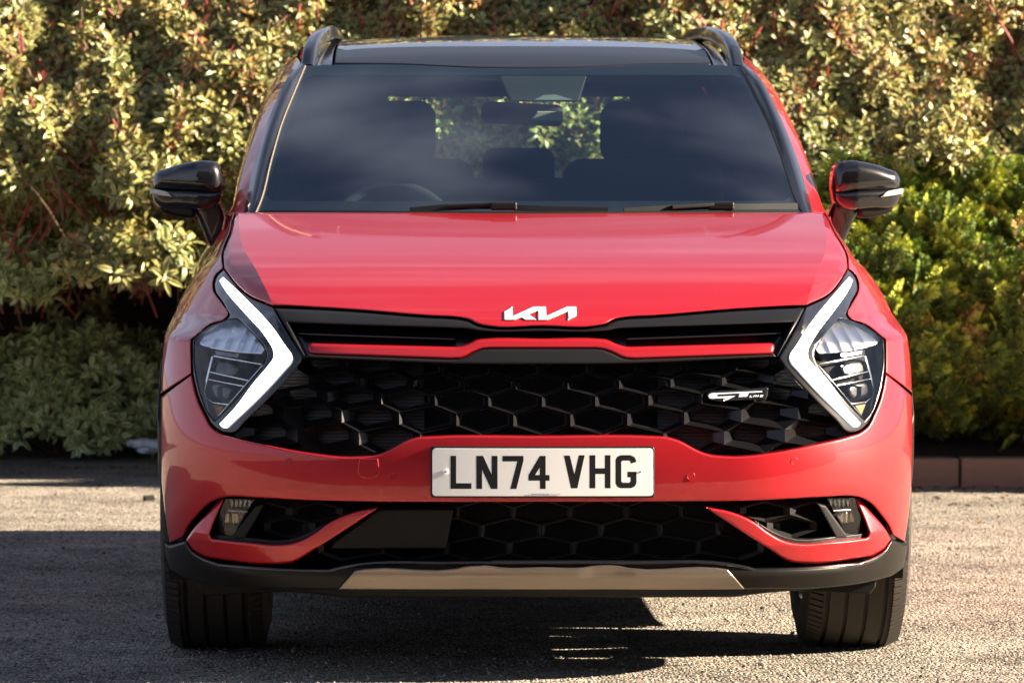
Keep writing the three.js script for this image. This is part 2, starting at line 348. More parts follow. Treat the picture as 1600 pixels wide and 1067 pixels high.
{ // hairline cracks in the tarmac
  const pos = [], idx = [];
  for (const path of [[[1404, 1008], [1440, 1012], [1490, 1020], [1545, 1028], [1600, 1040], [1660, 1060]], [[1395, 1030], [1450, 1040], [1500, 1058], [1540, 1075]], [[20, 960], [70, 955], [120, 951], [175, 943], [235, 940]]]) {
    const c = new THREE.CatmullRomCurve3(path.map(p => new THREE.Vector3(...hit(p[0], p[1], (x, y) => y, 2, -4)))).getPoints(60), s = pos.length / 3;
    c.forEach((p, i) => { const w = .0022 * (.3 + hash(i, path[0][0], 3)) , dz = .010 * (hash(i, path[0][1], 4) - .5), dx = .012 * (hash(i, 7, 5) - .5); pos.push(p.x + dx, .004, p.z + dz - w, p.x + dx, .004, p.z + dz + w); if (i) { const a = s + i * 2; idx.push(a - 2, a - 1, a, a, a - 1, a + 1); } });
  }
  mesh('crack', flat(geo(pos, null, null, idx)), std(.03, .026, .02, .95)).userData.kind = 'structure';
}
// kerb on the right, soil bed behind it
{
  const kerb = new THREE.Group(); kerb.name = 'kerb'; kerb.userData.kind = 'structure'; scene.add(kerb);
  const km = std(.27, .165, .115, .85, { bumpMap: rep(grime, .8), bumpScale: .004 });
  const joint = at(1501, 740, -6.86)[0], L = .915;
  for (let k = -2; k < 5; k++) { const v = rr(.9, 1.08); const b = rbox(L - .008, .26, .13, .014, [joint + L * (k + .5), -.012 + rr(-.002, .002), -6.92 + rr(-.004, .004)], [0, rr(-.004, .004), 0]); const m = km.clone(); m.color.multiplyScalar(v); mesh('kerbstone', b, m, kerb); }
  for (let k = 0; k < 3; k++) mesh('kerbstone', rbox(.13, .26, L - .008, .014, [joint - 2 * L - .07, -.014, -6.99 - L * (k + .5) + .14]), km, kerb);
  const H = (x, z) => .09 + .22 * smooth(-7.0, -8.6, z) + .03 * fbm(x * 3, z * 3, 2);
  const sm = std(.05, .036, .026, .95, { bumpMap: rep(grime, 3), bumpScale: .02 });
  const a = mesh('soil_bed', panel({ axis: 'y', out: [[joint - 2 * L, -6.98], [7, -6.98], [7, -12], [joint - 2 * L, -12]], H, r: 0, skirt: .2, h: .14, inset: 0 }), sm); a.userData.kind = 'structure';
  const b = mesh('soil_bed', panel({ axis: 'y', out: [[-7, -9.05], [joint - 2 * L - .14, -9.05], [joint - 2 * L - .14, -12], [-7, -12]], H: (x, z) => .02 + .12 * smooth(-9, -10, z) + .03 * fbm(x * 3, z * 3, 4), r: 0, skirt: .2, h: .14, inset: 0 }), sm); b.userData.kind = 'structure';
  // scrap of white litter by the low bush, and a bit of stone on the tarmac
  const p = at(226, 697, -8.45), lit = []; for (const [dx, dy, s] of [[-.01, .01, .05], [.05, 0, .06], [.0, -.02, .03], [.09, .0, .03]]) { const g = new THREE.IcosahedronGeometry(s, 2); const q = g.attributes.position; for (let i = 0; i < q.count; i++) { const n = 1 + .7 * fbm(q.getX(i) * 30, q.getY(i) * 30, q.getZ(i) * 30 + dx * 90); q.setXYZ(i, q.getX(i) * n * 1.3, q.getY(i) * n * .45, q.getZ(i) * n); } g.computeVertexNormals(); lit.push(flat(g.translate(p[0] + dx, p[1] + dy, p[2]))); }
  tag(mesh('paper_litter', lit, std(.62, .66, .74, .8)), 'crumpled white paper litter under the hedge beside the low bush', 'litter');
  const r = hit(232, 779, (x, y) => y - .008, 0, -9), bit = rbox(.042, .020, .03, .005, [r[0], .010, r[2]], [.1, .3, .05]);
  tag(mesh('stone_chip', bit, std(.015, .013, .012, .9)), 'small dark block of stone lying in the sunlit strip of tarmac', 'stone');
}
// evergreen screens round the car park: they shade the tarmac in front of the car and stand dark in its front and flank
function screen(label, path, top, k) {
  const c = new THREE.CatmullRomCurve3(path.map(p => new THREE.Vector3(p[0], 0, p[1])), false, 'centripetal'), n = 20 * path.length, q = c.getPoints(n), ny = 18, pos = [], idx = [];
  for (let i = 0; i <= n; i++) {
    const t = q[Math.min(n, i + 1)].clone().sub(q[Math.max(0, i - 1)]).normalize(), s = new THREE.Vector3(-t.z, 0, t.x);
    for (let j = 0; j <= ny; j++) { const v = j / ny * 2, up = Math.min(v, 2 - v, .86) / .86, side = (v - 1) * .9, p = q[i].clone().addScaledVector(s, side + .45 * fbm(q[i].x * .8 + k, up * top, q[i].z * .8 + side, 4)); pos.push(p.x, Math.max(0, up * top + (up > .9 ? .7 * fbm(q[i].x * 1.1, v * 4, q[i].z * 1.1 + k, 4) : 0)), p.z); }
  }
  for (let i = 0; i < n; i++) for (let j = 0; j < ny; j++) { const a = i * (ny + 1) + j; idx.push(a, a + ny + 1, a + 1, a + 1, a + ny + 1, a + ny + 2); }
  tag(mesh('evergreen_screen', geo(pos, null, null, idx), std(.026, .038, .016, .9)), label, 'hedge');
}
screen('dark evergreen screen across the car park behind the photographer', [[-6, 17], [0, 17.6], [7, 17]], 4.6, 5);
screen('dark evergreen screen on the right, ahead of the car bonnet', [[7.2, 16], [7, 8], [7.1, 1.9]], 6, 9);
// ---------------------------------------------------------------- the car: skin functions (x across, y up, z towards the camera; bumper front at z = 0)
const car = group('suv_car');
tag(car, 'red five-door SUV with black roof and mirrors parked head-on with lit daytime running lights', 'car');
const sideTop = poly([[.15, .85], [.20, .89], [.235, .915], [.30, .922], [.374, .926], [.435, .928], [.60, .930], [.709, .929], [.793, .924], [.851, .916], [.88, .907], [.924, .884], [.969, .853], [1.0, .825], [1.03, .815], [1.053, .805], [1.093, .797], [1.2, .795]]);
const G = spline([[.15, -.13], [.20, -.085], [.25, -.05], [.32, -.026], [.434, -.010], [.51, 0], [.58, -.003], [.66, -.016], [.74, -.036], [.80, -.062], [.853, -.105], [.903, -.2], [.977, -.4], [1.051, -.75], [1.11, -1.1], [1.145, -1.33]]);
const round0 = poly([[.2, .45], [.8, .45], [.88, .56], [.95, .70], [1.0, .763], [1.12, .772]]);
let crease = poly([[.80, .60], [.885, .640], [.973, .690], [1.03, .735], [1.12, .772]]);
function skin(ax, y, facet) {                            // facet: 0 without the bonnet's side facet, 1 the facet's own plane, else as built
  ax = Math.abs(ax);
  let z = G(y) - .10 * (ax / .94) ** 2 - .06 * (ax / .94) ** 6;
  const w = sideTop(y), x0 = round0(y);
  if (ax > x0) { const s = Math.min(.9995, (ax - x0) / (w - x0)); z -= lerp(.36, .30, smooth(.8, 1, y)) * (1 - Math.sqrt(1 - s ** 2.2)); }
  if (facet !== 0) { const k = .95 * smooth(.80, .87, y), c = crease(y); if (ax > c || facet === 1) z -= k * (ax - c); }
  return z;
}
const F = (x, y) => skin(x, y);
const onF = (px, py, off = 0, f = F) => { const p = hit(px, py, (x, y, z) => z - f(x, y) - off, .3, -2.2); return [Math.abs(p[0]), p[1]]; };
const Q = (list, off = 0, k = 5, closed = false, f = F) => curve(list, k, closed).map(p => onF(p[0], p[1], off, f));
const full = half => { const h = half.map(p => [...p]); h[0][0] = 0; h[h.length - 1][0] = 0; return [...h, ...h.slice(1, -1).reverse().map(p => [-p[0], p[1]])]; };
const off = d => (x, y) => F(x, y) + d;

// bonnet
{ const p = onF(1261, 477, 0, (x, y) => skin(x, y, 0)); crease = poly([[p[1] - .1, p[0] - .03], [p[1], p[0]], [.973, .690], [1.03, .735], [1.12, .772]]); }
const bonnetFront = [[847, 510, 1], [930, 510], [946, 506.5], [960, 499.5], [976, 496.5], [1018, 494], [1147, 483.5], [1261, 477, 1]];
const facetFront = [[1261, 477, 1], [1270, 473], [1294, 461], [1310, 444.5], [1320, 429], [1325.5, 419, 1]];
const shutline = [[1325.5, 419, 1], [1323.5, 399], [1315, 381], [1304.5, 364], [1296, 346], [1287, 331, 1]];
{
  const fr = Q(bonnetFront), ff = Q(facetFront), sl = Q(shutline);
  const cr = [fr[fr.length - 1]]; const yEnd = sl[sl.length - 1][1], y0 = cr[0][1];
  for (let i = 1; i <= 14; i++) { const y = lerp(y0, yEnd - .002, i / 14); cr.push([crease(y), y]); }
  const rear = []; for (let i = 1; i <= 12; i++) rear.push(onF(lerp(1283, 847, i / 12), 331.3, 0, (x, y) => skin(x, y, 0)));
  const soft = cr.map((p, i) => i < cr.length - 1 ? [p[0], p[1], 1] : p);
  const half = [...fr.slice(0, -1), ...soft, ...rear]; half[0][0] = 0; half[half.length - 1][0] = 0;
  const n = half.length, mir = []; for (let i = n - 2; i > 0; i--) mir.push([-half[i][0], half[i][1], half[i - 1][2] ? 1 : 0]);
  const main = panel({ out: [...half, ...mir], H: (x, y) => skin(x, y, 0), r: .005, skirt: .02, h: .03 });
  const fac = panel({ out: [...ff.slice(0, -1), ...sl, ...soft.slice(0, -1).reverse().slice(0, -1).map(p => [p[0], p[1], 1])].map((p, i) => i === ff.length + sl.length - 2 ? [p[0], p[1], 1] : p), H: (x, y) => skin(x, y, 1), r: .004, skirt: .02, h: .03 });
  mesh('hood', [main, fac, mirrorX(fac)], M.red, car);
}
// upper grille bar in satin black with its slot, and the red strip that lies in it
const slotTop = [[847, 518.5, 1], [936, 518.5], [950, 517], [964, 514.5], [985, 513.5], [1110, 509.5], [1238, 505, 1]];
const stripTop = [[847, 528.5, 1], [934, 528.5], [948, 530], [962, 536], [976, 540.5], [992, 541.2, 1], [1204, 535.5, 1], [1210.5, 538], [1212.5, 545]];
const stripBottom = [[1212.5, 545], [1210, 552], [1202, 554.6, 1], [990, 562.6, 1], [977, 561.5], [954, 551.5], [940, 547], [930, 546, 1], [847, 546, 1]];
{
  const low = [[1216, 558.5, 1], [1100, 564], [985, 568.8], [920, 570, 1], [847, 570, 1]];
  const out = full([...Q(bonnetFront.slice(0, -1).concat([[1259, 478, 1]]), 0, 5).map(p => [p[0], p[1] - .004]), ...Q(low)]);
  const hole = [...Q(slotTop), ...Q([[1238, 505, 1], [1214, 556, 1]]).slice(1), ...Q([...stripBottom.slice(1).map(p => [p[0], p[1] - 1, p[2]])])];
  mesh('grille_bar', panel({ out, holes: [full(hole)], H: off(-.004), r: .006, skirt: .06, h: .04 }), M.satin, car);
  const st = Q(stripTop).concat(Q(stripBottom).slice(1));
  mesh('grille_strip', panel({ out: full(st), H: (x, y) => F(x, y) - .012, r: .008, skirt: .04, h: .03 }), M.red, car);
  mesh('slot_back', panel({ out: full([...Q([[847, 512, 1], [1246, 500, 1]]), ...Q([[1220, 560, 1], [847, 566, 1]])]), H: off(-.062), r: 0, skirt: 0, h: .06, inset: 0 }), M.gloss, car);
  mesh('slot_slat', both(panel({ out: Q([[980, 528, 1], [1225, 519, 1], [1222, 522, 1], [980, 531, 1]], -.03), H: off(-.03), r: .002, skirt: .03, h: .05, inset: 0 })), M.gloss, car);
}
// honeycomb grille: every cell its own piece
const cellZ = (p, d) => [p[0], p[1], F(p[0], p[1]) + d];
function cellMesh(px, s, depth, tube, base, shift = [0, 0], wallM) { // px: six corners in the photograph; s: size of its opening
  const sg = px[6] || 1, P = px.slice(0, 6).map(q => { const o = onF(q[0], q[1], base); return [o[0] * sg, o[1]]; });
  const c = [0, 1].map(k => P.reduce((a, p) => a + p[k], 0) / 6), ins = P.map(p => [c[0] + shift[0] * sg + (p[0] - c[0]) * s, c[1] + shift[1] + (p[1] - c[1]) * s]);
  const e = ins.map(p => [c[0] + shift[0] * sg + (p[0] - c[0] - shift[0] * sg) * .94, c[1] + shift[1] + (p[1] - c[1] - shift[1]) * .91]);
  const A = P.map(p => cellZ(p, base)), B = ins.map(p => cellZ(p, base - depth)), D = e.map(p => cellZ(p, base - depth - tube)), pos = [];
  const quad = (a, b, c2, d) => { const f = [a, b, c2, a, c2, d]; if (sg < 0) f.reverse(); f.forEach(q => pos.push(...q)); };
  for (let i = 0; i < 6; i++) { const j = (i + 1) % 6; quad(A[i], A[j], B[j], B[i]); }
  const g1 = geo(pos.splice(0)), g2p = []; for (let i = 0; i < 6; i++) { const j = (i + 1) % 6; quad(B[i], B[j], D[j], D[i]); }
  for (let i = 0; i < g1.attributes.position.count; i++) void g2p;
  return [fix(g1), fix(geo(pos))];
}
function fix(g) { const p = g.attributes.position, n = g.attributes.normal; let s = 0; for (let i = 0; i < n.count; i++) s += n.getZ(i); if (s < 0) { for (let i = 0; i < p.count; i += 3) { for (let k = 0; k < 3; k++) { const t = p.array[(i + 1) * 3 + k]; p.array[(i + 1) * 3 + k] = p.array[(i + 2) * 3 + k]; p.array[(i + 2) * 3 + k] = t; } } g.computeVertexNormals(); } return g; }
function honeycomb(parent, name, rows, lift, xmax, opening, o) {
  const wallTop = (i, x) => rows[i].y0 - lift * ((x - 847) / 350) ** 2, wallBot = (i, x) => rows[i].y1 - lift * ((x - 847) / 350) ** 2;
  rows.forEach((row, i) => {
    if (!row.cells) return;
    for (let j = 0; j <= row.cells; j++) for (const sg of [1, -1]) {
      const idx = j + (row.half ? .5 : 0); if (idx === 0 && sg < 0) continue;
      const xl = 847 + (idx - .5) * row.pitch, xr = 847 + (idx + .5) * row.pitch, up = rows[i - 1], dn = rows[i + 1];
      const xu = 847 + idx * up.pitch, xd = 847 + idx * dn.pitch, xc = 847 + idx * row.pitch; if (xc > xmax) continue;
      const px = [[xu, wallBot(i - 1, xu)], [xr, wallTop(i, xr)], [xr, wallBot(i, xr)], [xd, wallTop(i + 1, xd)], [xl, wallBot(i, xl)], [xl, wallTop(i, xl)]];
      if (idx === 0) { // the cell on the middle line, half of it mirrored
        const P = px.map(q => onF(Math.max(q[0], 847.3), q[1], o.base)); void P;
      }
      px[6] = sg;
      const s = opening(xc - 847), g = cellMesh2(px, s, o, idx === 0, smooth(120, 380, xc - 847));
      mesh(name, g[0], o.face, parent); mesh('cell_wall', g[1], o.wall, parent);
    }
  });
}
function cellMesh2(px, s, o, middle, far) {
  if (!middle) return cellMesh(px, s, lerp(.014, o.depth, far), o.tube, o.base, [-.008 * far, .004 * far]);
  const R = px.slice(0, 6).map(q => onF(q[0], q[1], o.base)), P = R.map((p, i) => [i === 0 || i === 3 ? 0 : i < 3 ? p[0] : -R[6 - i][0], i > 3 ? R[6 - i][1] : p[1]]);
  const c = [0, (P[0][1] + P[3][1]) / 2], ins = P.map(p => [p[0] * s, c[1] + (p[1] - c[1]) * s]), e = ins.map(p => [p[0] * .94, c[1] + (p[1] - c[1]) * .91]), pos = [];
  const A = P.map(p => cellZ(p, o.base)), B = ins.map(p => cellZ(p, o.base - .014)), D = e.map(p => cellZ(p, o.base - .014 - o.tube));
  const ring = (a, b) => { const f = []; for (let i = 0; i < 6; i++) { const j = (i + 1) % 6; for (const q of [a[i], a[j], b[j], a[i], b[j], b[i]]) f.push(...q); } return fix(geo(f)); };
  return [ring(A, B), ring(B, D)];
}
{
  const gr = new THREE.Group(); gr.name = 'honeycomb_grille'; car.add(gr);
  const rows = [{ y0: 555, y1: 560, pitch: 73 }, { y0: 572.5, y1: 584.5, pitch: 76, half: 1, cells: 4 }, { y0: 595.5, y1: 608, pitch: 80.5, cells: 4 }, { y0: 620, y1: 635, pitch: 83.3, half: 1, cells: 5 }, { y0: 647.5, y1: 666, pitch: 89, cells: 5 }, { y0: 680, y1: 700, pitch: 95, half: 1, cells: 5 }, { y0: 716, y1: 730, pitch: 100, cells: 0 }];
  honeycomb(gr, 'grille_cell', rows, 8, 1310, d => lerp(.86, .50, smooth(110, 400, d)), { base: -.034, depth: .034, tube: .014, face: M.grille, wall: M.wall });
  mesh('radiator_shutter', panel({ out: full([...Q([[847, 566, 1], [1030, 566, 1]], -.12), ...Q([[1030, 705, 1], [847, 700, 1]], -.12)]), H: off(-.125), r: 0, skirt: 0, h: .08, inset: 0 }), M.dark, gr);
  const sl = []; for (let k = 0; k < 30; k++) { const y = 562 + k * 5.2; sl.push(both(panel({ out: [...Q([[1028, y, 1], [1295, y, 1]], -.105), ...Q([[1295, y + 4.2, 1], [1028, y + 4.2, 1]], -.105)], H: off(-.105), r: 0, skirt: .006, h: .09, inset: 0 }))); }
  mesh('radiator_shutter', sl, std(.05, .045, .04, .5), gr);
}
// headlights
const lampTop = facetFront.slice().reverse();            // tip first, along the bonnet, to the bar's seam
{
  const hlOut = [...Q([[1325.5, 420, 1], [1319.5, 431], [1310, 446.5], [1294, 463], [1270, 475], [1260, 479.5, 1]]), ...Q([[1260, 479.5, 1], [1217.5, 559, 1]]).slice(1), ...Q([[1217.5, 559, 1], [1226, 572], [1262, 613], [1306, 657], [1326, 676], [1342, 674.5], [1356.5, 663.5], [1365, 647.5], [1375, 624], [1384, 582], [1383.2, 531, 1]]).slice(1), ...Q([[1383.2, 531, 1], [1352, 507.5], [1327, 497], [1324, 492]]).slice(1), ...Q([[1324, 492], [1331, 474], [1341.5, 452], [1341, 442], [1336, 430], [1325.5, 420, 1]]).slice(1, -1)];
  const lensPts = [[1313, 498, 1], [1330, 501], [1352, 511], [1379, 532, 1], [1380.5, 560], [1378, 585], [1370, 622], [1361, 645], [1352, 656, 1], [1332, 636], [1302, 600], [1277, 564], [1274, 554], [1276, 544], [1288, 527]];
  const lensHole = Q(lensPts, 0, 4, true);
  const housing = panel({ out: hlOut, holes: [lensHole], H: off(-.005), r: .004, skirt: .055, h: .03 });
  const drlPts = [[1328, 431.5, 1], [1307, 455.5], [1266, 505.5], [1241, 544], [1236, 551], [1234.2, 559], [1237, 567], [1246, 577.5], [1278, 613], [1334.5, 668.5, 1], [1341, 667.5], [1346.5, 661.5, 1], [1323, 635.6], [1294, 596], [1271, 568.5], [1264.5, 559], [1263.5, 551], [1274, 527.5], [1303.5, 487.5], [1329.5, 449], [1334, 438, 1]];
  const drl = panel({ out: Q(drlPts, 0, 4, true), H: off(.001), r: .003, skirt: .012, h: .03 });
  const cover = panel({ out: lensHole, H: off(-.006), r: 0, skirt: 0, h: .03, inset: 0 });
  const refl = panel({ out: Q([[1312, 495, 1], [1350, 507], [1384, 529, 1], [1370, 540], [1352, 545.5], [1318, 551], [1282, 553.5, 1], [1275.5, 546, 1], [1287, 529, 1]], 0, 4, true), H: (x, y) => F(x, y) - .026 - .009 * Math.abs(Math.sin(x * 95 + y * 40)) - (y - .80) * .42, r: .003, skirt: .02, h: .007, inset: 0 });
  const back = panel({ out: Q([[1308, 494, 1], [1384, 526, 1], [1385, 590, 1], [1356, 664, 1], [1268, 556, 1]], 0, 4, true), H: off(-.075), r: 0, skirt: 0, h: .04, inset: 0 });
  const quadB = (a, d = -.03, w = .006) => panel({ out: Q(a.map(p => [...p, 1]), 0, 1, true), H: off(d), r: .0015, skirt: w, h: .03, inset: 0 });
  const bars = merge([quadB([[1281, 568], [1354, 554.5], [1354, 557.5], [1282, 570.5]]), quadB([[1301, 593.5], [1361, 579.5], [1361, 582], [1303, 596]]), quadB([[1308, 602.5], [1363, 591.5], [1363, 593.5], [1310, 604.8]]), quadB([[1331, 631], [1355, 628], [1366, 620.5], [1366, 622.5], [1356, 630.5], [1333, 633.5]]), quadB([[1353.5, 556], [1357, 556], [1371, 612], [1364, 646], [1361.5, 646], [1367.5, 612]]), quadB([[1279, 570], [1281.5, 570], [1334, 632], [1356, 657], [1353.5, 657.5]])]);
  const moduleAt = (a, d) => panel({ out: Q(a.map(p => [...p, 0]), 0, 4, true), H: (x, y) => F(x, y) + d, r: .010, skirt: .02, h: .012, inset: 0 });
  const mod1 = moduleAt([[1316, 575], [1357, 567], [1361, 578], [1320, 588]], -.045), mod2 = moduleAt([[1326, 608], [1361, 599], [1364, 617], [1336, 627]], -.045);
  const step = quadB([[1315, 552.5], [1352, 547], [1351, 555], [1318, 560]], -.04, .02);
  const amber = quadB([[1339, 635], [1358, 632], [1350, 652]], -.04, .01);
  for (const [s, nm] of [[1, 'right'], [-1, 'left']]) {
    const h = new THREE.Group(); h.name = 'headlight'; car.add(h); const m = g => s > 0 ? g : mirrorX(g);
    mesh('lamp_housing', m(housing), M.gloss, h); mesh('running_light', m(drl), M.drl, h); mesh('reflector', m(refl), M.reflector, h); mesh('lamp_back', m(back), M.dark, h);
    mesh('lamp_bezel', m(bars), M.chrome, h); mesh('projector_lens', m(mod1), M.gloss, h); mesh('projector_lens', m(mod2), M.gloss, h); mesh('lamp_step', m(step), M.bezel, h); mesh('turn_signal', m(amber), M.amber, h); mesh('lamp_cover', m(cover), M.lens, h);
  }
}
// bumper skin
const seam = [onF(1384.6, 583), [sideTop(.66) * .9995, .668]];
{
  const top = [[847, 680.3, 1], [1020, 680.6], [1042, 682], [1064, 688.5], [1089, 702], [1106, 708.6], [1131, 712], [1212, 706], [1277, 693], [1326, 681.5], [1343, 676], [1357.5, 664.5], [1366, 648], [1376, 624], [1384.6, 583, 1]];
  const sil = []; for (let y = .66; y > .44; y -= .02) sil.push([sideTop(y) * .9995, y]);
  const bottom = [[1396.5, 838, 1], [1392, 826], [1377, 804], [1360, 786], [1346, 778.5], [1330, 776], [1290, 777.5], [1217, 781.5], [1109, 784.5, 1], [847, 785.3, 1]];
  const half = [...Q(top), ...sil, [.920, .40], [.912, .345], [.905, .302], ...Q(bottom)];
  const flare = (x, y) => { x = Math.abs(x); const e = .452 + .018 * smooth(.45, .75, x) - .10 * smooth(.80, .93, x); return F(x, y) - .55 * Math.max(0, e - y) ** 1.5 * smooth(.1, .5, x); };
  mesh('front_bumper', panel({ out: full(half), H: flare, r: .005, skirt: .05, h: .03, inset: .0015 }), M.red, car);
  for (const [px, py] of [[1242, 721], [1080, 744]]) for (const s of [1, -1]) {
    const p = onF(px, py), ring = new THREE.TorusGeometry(.0088, .0008, 8, 28).translate(0, 0, .0001), disc = new THREE.CircleGeometry(.0078, 24).translate(0, 0, .0006);
    const n = [(F(p[0] - .01, p[1]) - F(p[0] + .01, p[1])) / .02, 0, 1], g = merge([disc, ring].map(flat)).rotateY(Math.atan(n[0])).translate(p[0], p[1], flare(p[0], p[1]));
    mesh('parking_sensor', s > 0 ? g : mirrorX(g), M.red, car);
  }
  const tow = Q([[1104, 715, 1], [1134, 716, 1], [1133, 743, 0], [1129, 745.5], [1109, 745.5], [1104.5, 743]], 0, 3, true);
  mesh('tow_eye_cover', mirrorX(panel({ out: tow, H: (x, y) => flare(x, y) + .0010, r: .0014, skirt: .003, h: .02, inset: 0 })), M.red, car);
}
// red C-shaped blades round the fog lamps
{
  const out = [[1102, 791.5, 1], [1140, 798.5], [1178, 814], [1203, 832], [1222, 842.5], [1247, 848.5], [1300, 845.5], [1345, 840.5], [1356, 838], [1358, 832, 1], [1350, 808], [1337.5, 779, 1], [1344, 780.5], [1363, 800], [1384, 825], [1394, 842, 1], [1384.5, 858], [1365, 871, 1], [1254, 882], [1235, 879], [1203, 859.5], [1109, 798.5, 1]];
  const fold = (x, y) => { x = Math.abs(x); const ridge = lerp(.358, .345, smooth(.6, .8, x)); return F(x, y) + .004 - .55 * Math.max(0, y - ridge) * smooth(.54, .62, x) - .35 * Math.max(0, .327 - y); };
  mesh('fog_lamp_surround', panel({ out: Q(out, 0, 4, true), H: fold, r: .007, skirt: .06, h: .02 }), M.red, car);
  const g = car.children[car.children.length - 1].geometry; mesh('fog_lamp_surround', mirrorX(g), M.red, car);
}
// lower intake
{
  const lg = new THREE.Group(); lg.name = 'lower_intake'; car.add(lg);
  const rows = [{ y0: 772, y1: 780, pitch: 83 }, { y0: 793, y1: 809, pitch: 88, half: 1, walls: 1, cells: 3 }, { y0: 821, y1: 838, pitch: 93, cells: 3 }, { y0: 849, y1: 866, pitch: 99, half: 1, cells: 3 }, { y0: 878, y1: 890, pitch: 104 }];
  rows[1].half = 0; rows[2].half = 1; rows[3].half = 0;
  honeycomb(lg, 'intake_cell', rows, 3, 1260, () => .90, { base: -.05, depth: .01, tube: .016, face: std(.022, .022, .023, .5), wall: M.cover });
  mesh('intake_back', panel({ out: full([...Q([[847, 780, 1], [1260, 780, 1]], -.11), ...Q([[1260, 886, 1], [847, 890, 1]], -.11)]), H: off(-.14), r: 0, skirt: 0, h: .08, inset: 0 }), M.dark, lg);
  // flat radar panel on the car's right-hand side of the intake
  mesh('radar_cover', mirrorX(panel({ out: Q([[1101, 796, 1], [985, 796, 1], [996, 857, 1], [1176, 857, 1], [1172, 848, 1]], -.02, 2, true), H: off(-.034), r: .004, skirt: .03, h: .04, inset: 0 })), M.cover, lg);
  // fog lamp pockets
  for (const s of [1, -1]) {
    const pk = new THREE.Group(); pk.name = 'fog_lamp_pocket'; car.add(pk); const m = g => s > 0 ? g : mirrorX(g);
    mesh('pocket_back', m(panel({ out: Q([[1112, 782, 1], [1345, 772, 1], [1362, 846, 1], [1240, 856, 1]], -.1, 3, true), H: off(-.12), r: 0, skirt: 0, h: .06, inset: 0 })), M.dark, pk);
    const R2 = [[772, 780], [793, 804], [816, 828], [842, 855]], pit = 78;
    for (let i = 0; i < 3; i++) for (let j = 0; j < 2; j++) {
      const hx = 1190 + j * pit + (i % 2 ? 6 : -30), [t0, t1] = R2[i], up = R2[i - 1] ? R2[i - 1][1] : t0 - 10, dn = R2[i + 1][0];
      const px = [[hx, Math.max(up, t0 - 10)], [hx + pit / 2, t0], [hx + pit / 2, t1], [hx, dn], [hx - pit / 2, t1], [hx - pit / 2, t0]]; px[6] = s;
      const g = cellMesh(px, .74, .016, .02, -.035); mesh('pocket_cell', g, M.matte, pk);
    }
    mesh('strut', m(panel({ out: Q([[1278, 787, 1], [1292, 791, 1], [1326, 838, 1], [1324, 842, 1], [1308, 842, 1]], 0, 2, true), H: off(-.018), r: .005, skirt: .06, h: .03, inset: 0 })), M.cover, pk);
    mesh('pocket_floor', m(panel({ out: Q([[1180, 813, 1], [1203, 828], [1222, 837], [1247, 843.5], [1300, 840], [1357, 834, 1], [1360, 842, 1], [1247, 852], [1203, 836]], 0, 3, true), H: (x, y) => F(x, y) - .02 , r: .003, skirt: .08, h: .03, inset: 0 })), M.satin, pk);
    const f = new THREE.Group(); f.name = 'fog_lamp'; car.add(f);
    for (let k = 0; k < 5; k++) mesh('reflector_rib', m(panel({ out: Q([[1297 + k * 6.8, 781, 1], [1302.5 + k * 6.8, 780, 1], [1303.5 + k * 6.5, 792, 1], [1299.5 + k * 6.5, 795, 1]], -.02, 2, true), H: off(-.045), r: .004, skirt: .01, h: .02, inset: 0 })), s < 0 ? M.bezel : M.bezel, f);
    mesh('lamp_shelf', m(panel({ out: Q([[1301, 797.5, 1], [1332, 795.5, 1], [1333, 799, 1], [1304, 801, 1]], -.02, 2, true), H: off(-.03), r: .002, skirt: .03, h: .02, inset: 0 })), M.bezel, f);
    mesh('lamp_reflector', m(panel({ out: Q([[1306, 802, 1], [1334, 800, 1], [1340, 818, 1], [1318, 820, 1]], -.03, 2, true), H: (x, y) => F(x, y) - .06 + .02 * Math.sin(x * 300) * .2, r: .004, skirt: .01, h: .012, inset: 0 })), std(.30, .26, .2, .25, { metalness: .9 }), f);
    mesh('lamp_glass', m(panel({ out: Q([[1293, 779, 1], [1336, 778, 1], [1354, 832, 1], [1324, 836, 1]], -.02, 2, true), H: off(-.026), r: 0, skirt: 0, h: .03, inset: 0 })), M.lens, f);
  }
}
